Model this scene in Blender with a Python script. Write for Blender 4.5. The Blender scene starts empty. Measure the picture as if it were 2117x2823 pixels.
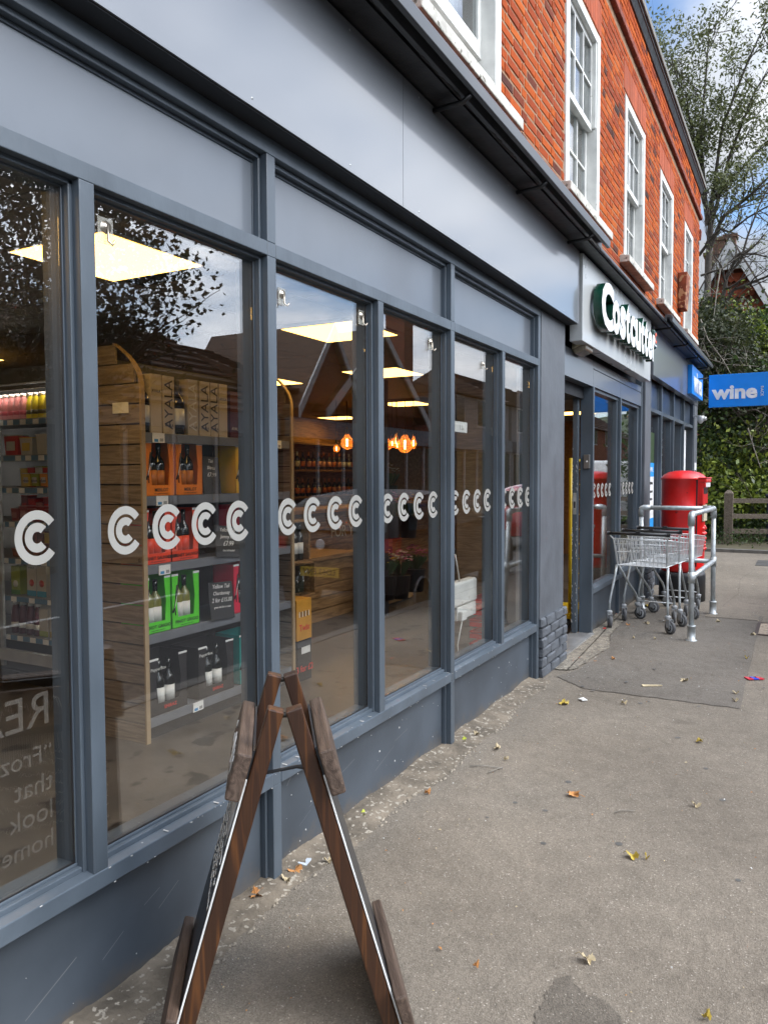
import bpy, bmesh, math, random
import numpy as np
from mathutils import Vector, Matrix, Quaternion
random.seed(7); RNG = np.random.default_rng(7)
SC = bpy.context.scene; COL = SC.collection
rad = math.radians; PI = math.pi
# ------------------------------------------------------------------ camera
# X runs along the shopfront away from the camera, Y into the shop, Z up.
CAMP = (0.0, -1.68, 1.5)
def basis(f=2130.0, vx=2212.0, vy=1306.0, roll=0.0037):
    x = np.array([vx-1058.5, vy-1411.5, f]); x /= np.linalg.norm(x)
    dn = np.array([roll, 1.0, -(x[0]*roll+x[1])/x[2]]); dn /= np.linalg.norm(dn)
    z = -dn
    return np.array([x, np.cross(z, x), z])
RB = basis()
cam = bpy.data.cameras.new('camera'); camo = bpy.data.objects.new('camera', cam); COL.objects.link(camo)
M = Matrix(((RB[0][0], -RB[0][1], -RB[0][2]), (RB[1][0], -RB[1][1], -RB[1][2]), (RB[2][0], -RB[2][1], -RB[2][2]))).to_4x4()
M.translation = Vector(CAMP); camo.matrix_world = M
cam.sensor_fit = 'VERTICAL'; cam.sensor_height = 36.0; cam.lens = 2130/2823*36
cam.clip_start = 0.05; cam.clip_end = 2000; SC.camera = camo
# ------------------------------------------------------------------ sky, sun, exposure
SUN_EL, SUN_AZ = rad(40), rad(-82)      # azimuth measured from +X; the soft sun stands over the street behind the camera
W = bpy.data.worlds.new('World'); SC.world = W; W.use_nodes = True
nt = W.node_tree; nt.nodes.clear(); L = nt.links.new
def N(t, **k):
    n = nt.nodes.new(t)
    for a, b in k.items(): setattr(n, a, b)
    return n
out = N('ShaderNodeOutputWorld'); bg = N('ShaderNodeBackground'); sky = N('ShaderNodeTexSky')
sky.sky_type = 'NISHITA'; sky.sun_disc = False; sky.sun_elevation = SUN_EL
sky.sun_rotation = rad(90)-SUN_AZ; sky.air_density = 1.0; sky.dust_density = 0.1; sky.ozone_density = 4.0
tc = N('ShaderNodeTexCoord'); sep = N('ShaderNodeSeparateXYZ'); L(tc.outputs['Generated'], sep.inputs[0])
ad = N('ShaderNodeMath', operation='MAXIMUM'); L(sep.outputs['Z'], ad.inputs[0]); ad.inputs[1].default_value = 0.0
ad2 = N('ShaderNodeMath', operation='ADD'); L(ad.outputs[0], ad2.inputs[0]); ad2.inputs[1].default_value = 0.22
dv = N('ShaderNodeVectorMath', operation='DIVIDE'); L(tc.outputs['Generated'], dv.inputs[0])
cmb = N('ShaderNodeCombineXYZ'); [L(ad2.outputs[0], cmb.inputs[i]) for i in range(3)]; L(cmb.outputs[0], dv.inputs[1])
mp = N('ShaderNodeMapping'); L(dv.outputs[0], mp.inputs[0]); mp.inputs['Location'].default_value = (3.6, 2.4, 0.4)
n1 = N('ShaderNodeTexNoise'); L(mp.outputs[0], n1.inputs['Vector']); n1.inputs['Scale'].default_value = 1.3; n1.inputs['Detail'].default_value = 9; n1.inputs['Roughness'].default_value = 0.56; n1.inputs['Distortion'].default_value = 0.25
cr = N('ShaderNodeValToRGB'); L(n1.outputs[0], cr.inputs[0]); cr.color_ramp.elements[0].position = 0.385; cr.color_ramp.elements[1].position = 0.52
n2 = N('ShaderNodeTexNoise'); L(mp.outputs[0], n2.inputs['Vector']); n2.inputs['Scale'].default_value = 3.3; n2.inputs['Detail'].default_value = 8
cc = N('ShaderNodeValToRGB'); L(n2.outputs[0], cc.inputs[0]); cc.color_ramp.elements[0].position = 0.3; cc.color_ramp.elements[1].position = 0.68
cc.color_ramp.elements[0].color = (1.0, 1.15, 1.4, 1); cc.color_ramp.elements[1].color = (1.95, 2.0, 2.1, 1)
mx = N('ShaderNodeMix', data_type='RGBA'); sdn = N('ShaderNodeCombineXYZ'); sdn.inputs[0].default_value = math.cos(SUN_EL)*math.cos(SUN_AZ); sdn.inputs[1].default_value = math.cos(SUN_EL)*math.sin(SUN_AZ); sdn.inputs[2].default_value = math.sin(SUN_EL)
nrm = N('ShaderNodeVectorMath', operation='NORMALIZE'); L(tc.outputs['Generated'], nrm.inputs[0]); dt = N('ShaderNodeVectorMath', operation='DOT_PRODUCT'); L(nrm.outputs[0], dt.inputs[0]); L(sdn.outputs[0], dt.inputs[1])
dmx = N('ShaderNodeMath', operation='MAXIMUM'); L(dt.outputs['Value'], dmx.inputs[0]); dmx.inputs[1].default_value = 0; dpw = N('ShaderNodeMath', operation='POWER'); L(dmx.outputs[0], dpw.inputs[0]); dpw.inputs[1].default_value = 2.0
dma = N('ShaderNodeMath', operation='MULTIPLY_ADD'); L(dpw.outputs[0], dma.inputs[0]); dma.inputs[1].default_value = 13.0; dma.inputs[2].default_value = 1.0      # clouds glow towards the veiled sun
csc = N('ShaderNodeVectorMath', operation='SCALE'); L(cc.outputs[0], csc.inputs[0]); L(dma.outputs[0], csc.inputs['Scale'])
L(cr.outputs[0], mx.inputs[0]); L(sky.outputs[0], mx.inputs[6]); L(csc.outputs[0], mx.inputs[7])
L(mx.outputs[2], bg.inputs[0]); bg.inputs[1].default_value = 0.14; L(bg.outputs[0], out.inputs[0])
sun = bpy.data.lights.new('sun', 'SUN'); sun.energy = 1.5; sun.angle = rad(38); sun.color = (1.0, 0.95, 0.87)
so = bpy.data.objects.new('sun', sun); COL.objects.link(so)
sd = Vector((math.cos(SUN_EL)*math.cos(SUN_AZ), math.cos(SUN_EL)*math.sin(SUN_AZ), math.sin(SUN_EL)))
so.rotation_euler = sd.to_track_quat('Z', 'Y').to_euler(); so.location = (0, 0, 30)
SC.view_settings.view_transform = 'Standard'; SC.view_settings.look = 'None'; SC.view_settings.gamma = 1
SC.view_settings.use_curve_mapping = False; SC.view_settings.exposure = 0.84
SC.cycles.max_bounces = 9; SC.cycles.transparent_max_bounces = 24; SC.cycles.glossy_bounces = 5; SC.cycles.transmission_bounces = 6
SC.cycles.caustics_reflective = False; SC.cycles.caustics_refractive = False
# ------------------------------------------------------------------ materials
MATS = {}
def mat(name, col, rough=0.6, var=0.12, scale=6.0, bump=0.0, bscale=40.0, metal=0.0, spec=0.5, emit=0.0, alpha=1.0, stretch=None, coat=0.0,
        col2=None, speck=None, rand=0.0, rvar=0.1, attr=None, coords='Object', detail=5, thr=(0.35, 0.65), spscale=120):
    if name in MATS: return MATS[name]
    m = bpy.data.materials.new(name); m.use_nodes = True; t = m.node_tree; l = t.links.new; b = t.nodes['Principled BSDF']; nn = t.nodes.new
    tc = nn('ShaderNodeTexCoord'); vec = tc.outputs[coords]
    if coords == 'World':
        pass
    if stretch:
        mp = nn('ShaderNodeMapping'); mp.inputs['Scale'].default_value = stretch; l(vec, mp.inputs[0]); vec = mp.outputs[0]
    nz = nn('ShaderNodeTexNoise'); nz.inputs['Scale'].default_value = scale; nz.inputs['Detail'].default_value = detail; l(vec, nz.inputs['Vector'])
    rp = nn('ShaderNodeValToRGB'); l(nz.outputs[0], rp.inputs[0]); rp.color_ramp.elements[0].position = thr[0]; rp.color_ramp.elements[1].position = thr[1]
    c1 = [max(0, c*(1-var)) for c in col]; c2 = [c*(1+var) for c in col] if col2 is None else list(col2)
    if col2 is not None: c1 = list(col)
    rp.color_ramp.elements[0].color = (*c1, 1); rp.color_ramp.elements[1].color = (*c2, 1)
    o = rp.outputs[0]
    if rand:
        oi = nn('ShaderNodeObjectInfo'); hs = nn('ShaderNodeHueSaturation'); mr = nn('ShaderNodeMapRange')
        mr.inputs[3].default_value = 1-rand; mr.inputs[4].default_value = 1+rand
        if attr:
            at = nn('ShaderNodeAttribute'); at.attribute_name = attr; l(at.outputs['Fac'], mr.inputs[0])
        else: l(oi.outputs['Random'], mr.inputs[0])
        l(mr.outputs[0], hs.inputs['Value']); l(o, hs.inputs['Color']); o = hs.outputs[0]
    if speck:  # (colour, threshold)
        ns = nn('ShaderNodeTexNoise'); ns.inputs['Scale'].default_value = spscale; ns.inputs['Detail'].default_value = 2; l(vec, ns.inputs['Vector'])
        r2 = nn('ShaderNodeValToRGB'); l(ns.outputs[0], r2.inputs[0]); r2.color_ramp.elements[0].position = speck[1]; r2.color_ramp.elements[1].position = speck[1]+0.05
        m2 = nn('ShaderNodeMix'); m2.data_type = 'RGBA'; l(r2.outputs[0], m2.inputs[0]); l(o, m2.inputs[6]); m2.inputs[7].default_value = (*speck[0], 1); o = m2.outputs[2]
    l(o, b.inputs['Base Color'])
    b.inputs['Metallic'].default_value = metal; b.inputs['Specular IOR Level'].default_value = spec
    b.inputs['Coat Weight'].default_value = coat; b.inputs['Coat Roughness'].default_value = 0.08
    rr = nn('ShaderNodeMapRange'); l(nz.outputs[0], rr.inputs[0]); rr.inputs[3].default_value = max(0.02, rough-rvar); rr.inputs[4].default_value = min(1, rough+rvar); l(rr.outputs[0], b.inputs['Roughness'])
    if bump:
        nb = nn('ShaderNodeTexNoise'); nb.inputs['Scale'].default_value = bscale; nb.inputs['Detail'].default_value = 4; l(vec, nb.inputs['Vector'])
        bp = nn('ShaderNodeBump'); bp.inputs['Strength'].default_value = bump; bp.inputs['Distance'].default_value = 0.01; l(nb.outputs[0], bp.inputs['Height']); l(bp.outputs[0], b.inputs['Normal'])
    if emit:
        b.inputs['Emission Color'].default_value = (*col, 1); b.inputs['Emission Strength'].default_value = emit
    if alpha < 1:
        b.inputs['Alpha'].default_value = alpha
    MATS[name] = m; return m
def wood(name, dark, light, scale=3.0, axis='X', rough=0.5, bump=0.25, rand=0.0, dist=3.0):
    if name in MATS: return MATS[name]
    m = bpy.data.materials.new(name); m.use_nodes = True; t = m.node_tree; l = t.links.new; b = t.nodes['Principled BSDF']; nn = t.nodes.new
    tc = nn('ShaderNodeTexCoord'); mp = nn('ShaderNodeMapping'); l(tc.outputs['Object'], mp.inputs[0])
    s = {'X': (0.8, 9, 9), 'Y': (9, 0.8, 9), 'Z': (16, 16, 0.7)}[axis]; mp.inputs['Scale'].default_value = s
    nz = nn('ShaderNodeTexNoise'); nz.inputs['Scale'].default_value = scale; nz.inputs['Detail'].default_value = 8; nz.inputs['Distortion'].default_value = dist; l(mp.outputs[0], nz.inputs['Vector'])
    rp = nn('ShaderNodeValToRGB'); l(nz.outputs[0], rp.inputs[0]); rp.color_ramp.elements[0].position = 0.36; rp.color_ramp.elements[1].position = 0.66
    rp.color_ramp.elements[0].color = (*dark, 1); rp.color_ramp.elements[1].color = (*light, 1); o = rp.outputs[0]
    if rand:
        oi = nn('ShaderNodeObjectInfo'); hs = nn('ShaderNodeHueSaturation'); mr = nn('ShaderNodeMapRange'); mr.inputs[3].default_value = 1-rand; mr.inputs[4].default_value = 1+rand
        l(oi.outputs['Random'], mr.inputs[0]); l(mr.outputs[0], hs.inputs['Value']); l(o, hs.inputs['Color']); o = hs.outputs[0]
    l(o, b.inputs['Base Color']); b.inputs['Roughness'].default_value = rough
    n3 = nn('ShaderNodeTexNoise'); n3.inputs['Scale'].default_value = scale*14; n3.inputs['Detail'].default_value = 4; l(mp.outputs[0], n3.inputs['Vector'])
    bp = nn('ShaderNodeBump'); bp.inputs['Strength'].default_value = bump; bp.inputs['Distance'].default_value = 0.004; l(n3.outputs[0], bp.inputs['Height']); l(bp.outputs[0], b.inputs['Normal'])
    MATS[name] = m; return m
def glassmat(name, tint=(0.86, 0.88, 0.87), ior=1.52, rough=0.0, wav=0.0):
    if name in MATS: return MATS[name]
    m = bpy.data.materials.new(name); m.use_nodes = True; t = m.node_tree; l = t.links.new; t.nodes.clear(); nn = t.nodes.new
    o = nn('ShaderNodeOutputMaterial'); tr = nn('ShaderNodeBsdfTransparent'); tr.inputs[0].default_value = (*tint, 1)
    gl = nn('ShaderNodeBsdfGlossy'); gl.inputs['Roughness'].default_value = rough; gl.inputs[0].default_value = (1, 1, 1, 1)
    g = nn('ShaderNodeNewGeometry'); mr = nn('ShaderNodeMapRange'); l(g.outputs['Backfacing'], mr.inputs[0]); mr.inputs[3].default_value = ior; mr.inputs[4].default_value = 1/ior
    fr = nn('ShaderNodeFresnel'); l(mr.outputs[0], fr.inputs[0]); mx = nn('ShaderNodeMixShader'); l(fr.outputs[0], mx.inputs[0]); l(tr.outputs[0], mx.inputs[1]); l(gl.outputs[0], mx.inputs[2]); l(mx.outputs[0], o.inputs[0])
    if wav:
        tc = nn('ShaderNodeTexCoord'); nz = nn('ShaderNodeTexNoise'); nz.inputs['Scale'].default_value = 0.9; l(tc.outputs['Object'], nz.inputs['Vector'])
        bp = nn('ShaderNodeBump'); bp.inputs['Strength'].default_value = wav; bp.inputs['Distance'].default_value = 0.02; l(nz.outputs[0], bp.inputs['Height']); l(bp.outputs[0], gl.inputs['Normal'])
    MATS[name] = m; return m
PAINT = mat('slate_paint', (0.078, 0.098, 0.120), 0.38, 0.17, 5, bump=0.10, bscale=45, stretch=(1, 1, .35), speck=((0.32, 0.33, 0.34), 0.815), spscale=38)
PAINT2 = mat('slate_paint_sill', (0.085, 0.107, 0.132), 0.34, 0.14, 5, bump=0.05, bscale=30, speck=((0.4, 0.41, 0.42), 0.76), spscale=30)
PANELM = mat('slate_panel', (0.125, 0.143, 0.168), 0.32, 0.12, 1.6, coat=0.25, bump=0.03, bscale=3, stretch=(1, 1, 1))
RISERM = mat('riser_paint', (0.062, 0.076, 0.094), 0.45, 0.22, 2.5, bump=0.06, bscale=18, speck=((0.22, 0.21, 0.20), 0.80), spscale=26)
FASC = mat('fascia_aluminium', (0.155, 0.167, 0.185), 0.30, 0.05, 0.8, stretch=(1.0, 1.0, 3), spec=0.6, rvar=0.05, coat=.7)
SIGNM = mat('sign_aluminium', (0.46, 0.475, 0.475), 0.28, 0.05, 1.2, spec=0.7, rvar=0.05)
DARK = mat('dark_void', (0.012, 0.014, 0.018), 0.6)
LEADM = mat('lead_black', (0.020, 0.021, 0.024), 0.42, 0.5, 7, bump=0.5, bscale=14)
TUBEM = mat('trough_grey', (0.055, 0.06, 0.066), 0.32, 0.1, 4)
WHITE = mat('white_gloss', (0.66, 0.66, 0.63), 0.4, 0.12, 7, bump=0.08, speck=((0.36, 0.34, 0.29), 0.70), spscale=14)
OFFW = mat('weathered_white', (0.56, 0.54, 0.48), 0.7, 0.25, 9, bump=0.5, bscale=60, speck=((0.16, 0.15, 0.12), 0.64), spscale=22)
MORT = mat('mortar', (0.29, 0.17, 0.10), 0.95, 0.2, 20, bump=0.4)
def brickmat(name, attr):
    if name in MATS: return MATS[name]
    m = bpy.data.materials.new(name); m.use_nodes = True; t = m.node_tree; l = t.links.new; b = t.nodes['Principled BSDF']; nn = t.nodes.new
    if attr: s = nn('ShaderNodeAttribute'); s.attribute_name = 'rnd'; f = s.outputs['Fac']
    else: s = nn('ShaderNodeObjectInfo'); f = s.outputs['Random']
    rp = nn('ShaderNodeValToRGB'); l(f, rp.inputs[0]); e = rp.color_ramp.elements; e[0].position = 0; e[0].color = (0.05, 0.028, 0.026, 1); e[1].position = 1; e[1].color = (0.46, 0.105, 0.020, 1)
    for p, c in ((0.05, (0.12, 0.038, 0.026, 1)), (0.10, (0.27, 0.052, 0.020, 1)), (0.5, (0.36, 0.068, 0.016, 1)), (0.8, (0.42, 0.085, 0.017, 1))):
        k = e.new(p); k.color = c
    tc = nn('ShaderNodeTexCoord'); nz = nn('ShaderNodeTexNoise'); nz.inputs['Scale'].default_value = 30; nz.inputs['Detail'].default_value = 6; l(tc.outputs['Object'], nz.inputs['Vector'])
    mr = nn('ShaderNodeMapRange'); l(nz.outputs[0], mr.inputs[0]); mr.inputs[3].default_value = 0.62; mr.inputs[4].default_value = 1.35
    hs = nn('ShaderNodeHueSaturation'); l(rp.outputs[0], hs.inputs['Color']); l(mr.outputs[0], hs.inputs['Value']); l(hs.outputs[0], b.inputs['Base Color']); b.inputs['Roughness'].default_value = 0.95; b.inputs['Specular IOR Level'].default_value = 0.15
    nb = nn('ShaderNodeTexNoise'); nb.inputs['Scale'].default_value = 90; l(tc.outputs['Object'], nb.inputs['Vector']); bp = nn('ShaderNodeBump'); bp.inputs['Strength'].default_value = 0.6; bp.inputs['Distance'].default_value = 0.006; l(nb.outputs[0], bp.inputs['Height']); l(bp.outputs[0], b.inputs['Normal'])
    MATS[name] = m; return m
BR1 = brickmat('red_brick_single', False); BR2 = brickmat('red_brick_joined', True)
GLASS = glassmat('shop_glass', tint=(.985, .99, .985), ior=1.97, wav=0.02)
GLASS2 = glassmat('old_window_glass', tint=(0.8, 0.82, 0.82), ior=2.0, wav=0.25)
STEEL = mat('galvanised', (0.46, 0.49, 0.50), 0.48, 0.2, 14, metal=0.55, bump=0.05)
CHROME = mat('zinc_wire', (0.74, 0.76, 0.77), 0.38, 0.08, 20, metal=0.35)
BLACKP = mat('black_plastic', (0.02, 0.02, 0.022), 0.4)
RUBBER = mat('grey_rubber', (0.10, 0.10, 0.105), 0.7)
LGREY = mat('light_grey_plastic', (0.36, 0.37, 0.38), 0.5)
REDP = mat('post_box_red', (0.72, 0.014, 0.014), 0.35, 0.12, 5, bump=0.15, bscale=35, coat=0.3, speck=((0.25, 0.01, 0.01), 0.71), spscale=9)
LETW = mat('letter_white', (0.82, 0.83, 0.82), 0.3); LETG = mat('letter_green', (0.005, 0.042, 0.026), 0.2)
BLUE = mat('sign_blue', (0.0, 0.235, 0.80), 0.35, 0.04); WSIGN = mat('sign_white', (0.8, 0.8, 0.82), 0.4)
FILM = mat('frosted_film', (0.29, 0.285, 0.265), 0.55, 0.05)
WOODD = wood('dark_stained_wood', (0.030, 0.012, 0.006), (0.060, 0.024, 0.010), 0.9, 'Z', 0.42, 0.2, dist=0.5)
[n for n in WOODD.node_tree.nodes if n.type == 'TEX_NOISE'][0].inputs['Detail'].default_value = 2.5
_r = [n for n in WOODD.node_tree.nodes if n.type == 'VALTORGB'][0].color_ramp
for _p, _c in ((0.47, (.045, .018, .008, 1)), (0.495, (.115, .043, .013, 1)), (0.52, (.05, .02, .009, 1)), (0.585, (.04, .016, .008, 1)), (0.60, (.08, .03, .011, 1)), (0.615, (.045, .018, .008, 1))):
    _e = _r.elements.new(_p); _e.color = _c
WOODW = wood('weathered_plank', (0.055, 0.034, 0.024), (0.13, 0.088, 0.064), 3.0, 'X', 0.6, 0.5)
OAKP = wood('oak_slat', (0.17, 0.132, 0.10), (0.31, 0.25, 0.19), 2.5, 'Y', 0.6, 0.2, rand=0.12)
OAKB = wood('warm_oak', (0.20, 0.105, 0.04), (0.42, 0.25, 0.11), 2.0, 'X', 0.55, 0.3, rand=0.15)
FENCEW = wood('fence_timber', (0.085, 0.066, 0.048), (0.24, 0.20, 0.155), 2.5, 'X', 0.85, 0.6, rand=0.1)
PAPER = mat('paper_white', (0.78, 0.78, 0.76), 0.6); BLACKCARD = mat('black_card', (0.018, 0.018, 0.02), 0.5)
SHELFM = mat('shelf_grey', (0.15, 0.16, 0.18), 0.4)
def flat(name, c, rough=0.45): return mat(name, c, rough, 0.06, 9)
ORANGE = flat('carton_orange', (0.85, 0.22, 0.015)); REDC = flat('carton_red', (0.82, 0.07, 0.03)); GREENC = flat('carton_green', (0.10, 0.64, 0.03))
YELC = flat('carton_yellow', (0.82, 0.46, 0.02)); CRIM = flat('carton_crimson', (0.65, 0.02, 0.06)); TEALC = flat('carton_teal', (0.0, 0.30, 0.28)); BOXK = flat('carton_black', (0.022, 0.02, 0.022))
CREAMB = flat('champagne_box', (0.50, 0.43, 0.32)); WINEG = mat('dark_bottle', (0.006, 0.008, 0.006), 0.08, spec=0.8); OLIVEG = mat('pale_wine_bottle', (0.20, 0.20, 0.045), 0.08, spec=0.8)
def add_dirt(m, col, z0, z1):          # splashed dirt with a ragged upper edge
    t = m.node_tree; l = t.links.new; nn = t.nodes.new; b = t.nodes['Principled BSDF']; src = b.inputs['Base Color'].links[0].from_socket
    tc = nn('ShaderNodeTexCoord'); sp = nn('ShaderNodeSeparateXYZ'); l(tc.outputs['Object'], sp.inputs[0]); nz = nn('ShaderNodeTexNoise'); nz.inputs['Scale'].default_value = 9; nz.inputs['Detail'].default_value = 8; nz.inputs['Roughness'].default_value = .7; l(tc.outputs['Object'], nz.inputs['Vector'])
    mr = nn('ShaderNodeMapRange'); l(sp.outputs['Z'], mr.inputs[0]); mr.inputs[1].default_value = z0; mr.inputs[2].default_value = z1; mr.inputs[3].default_value = .30; mr.inputs[4].default_value = -.25
    ad = nn('ShaderNodeMath'); l(nz.outputs[0], ad.inputs[0]); l(mr.outputs[0], ad.inputs[1]); rp = nn('ShaderNodeValToRGB'); l(ad.outputs[0], rp.inputs[0]); rp.color_ramp.elements[0].position = .52; rp.color_ramp.elements[1].position = .80; rp.color_ramp.elements[1].color = (.75, .75, .75, 1)
    mx = nn('ShaderNodeMix'); mx.data_type = 'RGBA'; l(rp.outputs[0], mx.inputs[0]); l(src, mx.inputs[6]); mx.inputs[7].default_value = (*col, 1); l(mx.outputs[2], b.inputs['Base Color'])
# ------------------------------------------------------------------ helpers
def setp(o, label=None, cat=None, group=None, kind=None):
    if label: o['label'] = label
    if cat: o['category'] = cat
    if group: o['group'] = group
    if kind: o['kind'] = kind
    return o
def thing(name, label, cat, loc=(0, 0, 0), rz=0.0, group=None):
    o = bpy.data.objects.new(name, None); COL.objects.link(o); o.location = loc; o.rotation_euler = (0, 0, rz); o.empty_display_size = 0.1
    return setp(o, label, cat, group)
class MB:
    def __init__(s): s.v = []; s.f = []; s.m = []; s.sm = []
    def add(s, vs, fs, mi=0, smooth=False):
        k = len(s.v); s.v += [tuple(v) for v in vs]; s.f += [tuple(i+k for i in f) for f in fs]; s.m += [mi]*len(fs); s.sm += [smooth]*len(fs); return s
    def box(s, x0, x1, y0, y1, z0, z1, mi=0):
        return s.add([(x0,y0,z0),(x1,y0,z0),(x1,y1,z0),(x0,y1,z0),(x0,y0,z1),(x1,y0,z1),(x1,y1,z1),(x0,y1,z1)],
                     [(0,3,2,1),(4,5,6,7),(0,1,5,4),(1,2,6,5),(2,3,7,6),(3,0,4,7)], mi)
    def hexa(s, p, mi=0): # 8 points: bottom 4, top 4
        return s.add(p, [(0,3,2,1),(4,5,6,7),(0,1,5,4),(1,2,6,5),(2,3,7,6),(3,0,4,7)], mi)
    def tube(s, pts, r, n=8, mi=0, cap=True, smooth=True):
        pts = [Vector(p) for p in pts]; rs = r if isinstance(r, (list, tuple)) else [r]*len(pts); vs = []; up = None
        for i, p in enumerate(pts):
            d = (pts[min(i+1, len(pts)-1)]-pts[max(i-1, 0)]).normalized()
            if up is None: up = d.orthogonal().normalized()
            up = (up-d*up.dot(d)); up = up.normalized() if up.length > 1e-6 else d.orthogonal().normalized()
            b = d.cross(up)
            for k in range(n):
                a = 2*PI*k/n; vs.append(p+(up*math.cos(a)+b*math.sin(a))*rs[i])
        fs = [(i*n+k, i*n+(k+1) % n, (i+1)*n+(k+1) % n, (i+1)*n+k) for i in range(len(pts)-1) for k in range(n)]
        if cap: fs += [tuple(range(n-1, -1, -1)), tuple((len(pts)-1)*n+k for k in range(n))]
        return s.add(vs, fs, mi, smooth)
    def lathe(s, prof, c=(0, 0, 0), n=16, mi=0, smooth=True, axis='Z'):
        vs = []
        for r, z in prof:
            for k in range(n):
                a = 2*PI*k/n; p = (r*math.cos(a), r*math.sin(a), z)
                if axis == 'Y': p = (p[0], p[2], p[1])
                if axis == 'X': p = (p[2], p[0], p[1])
                vs.append((p[0]+c[0], p[1]+c[1], p[2]+c[2]))
        m = len(prof); fs = [(i*n+k, i*n+(k+1) % n, (i+1)*n+(k+1) % n, (i+1)*n+k) for i in range(m-1) for k in range(n)]
        if axis == 'Y': fs = [tuple(reversed(f)) for f in fs]
        fs += [tuple(range(n-1, -1, -1)), tuple((m-1)*n+k for k in range(n))]
        return s.add(vs, fs, mi, smooth)
    def mesh(s, name='m', mats=()):
        me = bpy.data.meshes.new(name); me.from_pydata(s.v, [], s.f); me.polygons.foreach_set('material_index', s.m); me.polygons.foreach_set('use_smooth', s.sm)
        for q in mats: me.materials.append(q)
        me.update(); return me
    def obj(s, name, mats, parent=None, loc=(0, 0, 0), bevel=0.0, rot=None, **k):
        if not isinstance(mats, (list, tuple)): mats = [mats]
        return link(s.mesh(name, mats), name, parent, loc, bevel, rot, **k)
def link(me, name, parent=None, loc=(0, 0, 0), bevel=0.0, rot=None, **k):
    o = bpy.data.objects.new(name, me); COL.objects.link(o); o.location = loc
    if rot: o.rotation_euler = rot
    if parent: o.parent = parent
    if bevel:
        b = o.modifiers.new('bevel', 'BEVEL'); b.width = bevel; b.segments = 2; b.limit_method = 'ANGLE'; b.angle_limit = rad(40)
    return setp(o, **k)
def box(name, x0, x1, y0, y1, z0, z1, m, parent=None, bevel=0.0, **k):
    cx, cy, cz = (x0+x1)/2, (y0+y1)/2, (z0+z1)/2
    return MB().box(x0-cx, x1-cx, y0-cy, y1-cy, z0-cz, z1-cz).obj(name, m, parent, (cx, cy, cz), bevel, **k)
def copy_tree(o, parent=None, **k):
    c = o.copy(); COL.objects.link(c); c.parent = parent
    for ch in list(KIDS(o)): copy_tree(ch, c)
    return setp(c, **k)
def KIDS(o): return [x for x in COL.objects if x.parent is o]
def gridmesh(x0, x1, y0, y1, nx, ny, zf):
    xs = np.linspace(x0, x1, nx+1); ys = np.linspace(y0, y1, ny+1); v = [(x, y, zf(x, y)) for y in ys for x in xs]
    f = [(j*(nx+1)+i, j*(nx+1)+i+1, (j+1)*(nx+1)+i+1, (j+1)*(nx+1)+i) for j in range(ny) for i in range(nx)]
    return MB().add(v, f, 0, True)
TXT = {}
def text_mesh(s, size=0.1, ext=0.002, off=0.0, align='CENTER', shear=0.0, spacing=1.0, bev=0.0):
    c = bpy.data.curves.new('t', 'FONT'); c.body = s; c.size = size; c.extrude = ext; c.offset = off; c.align_x = align; c.align_y = 'CENTER'; c.shear = shear; c.space_character = spacing; c.resolution_u = 3
    o = bpy.data.objects.new('t', c); COL.objects.link(o); dg = bpy.context.evaluated_depsgraph_get(); me = bpy.data.meshes.new_from_object(o.evaluated_get(dg))
    bpy.data.objects.remove(o); bpy.data.curves.remove(c); return me
RF = (PI/2, 0, 0)          # text facing -Y (street side)
RL = (PI/2, 0, -PI/2)      # text facing -X (towards the camera)
def text(s, loc, size, m, parent=None, name='lettering', rot=RF, ext=0.001, off=0.0, sx=1.0, align='CENTER', shear=0.0, spacing=1.0):
    key = (s, size, ext, off, align, shear, spacing, m.name)
    if key not in TXT:
        me = text_mesh(s, size, ext, off, align, shear, spacing); me.materials.clear(); me.materials.append(m); TXT[key] = me
    o = link(TXT[key], name, parent, loc, 0, rot); o.scale = (sx, 1, 1); return o
def pix(u, v, y=None, X=None, z=None):   # world point of a photo pixel on a plane, used only for laying things out
    r = RB @ np.array([u-1058.5, v-1411.5, 2130.0]); o = np.array(CAMP)
    if y is not None: t = (y-o[1])/r[1]
    elif X is not None: t = (X-o[0])/r[0]
    else: t = (z-o[2])/r[2]
    return o+t*r
def pixd(u, v, D):
    r = RB @ np.array([u-1058.5, v-1411.5, 2130.0]); return np.array(CAMP)+r/2130.0*D
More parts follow.
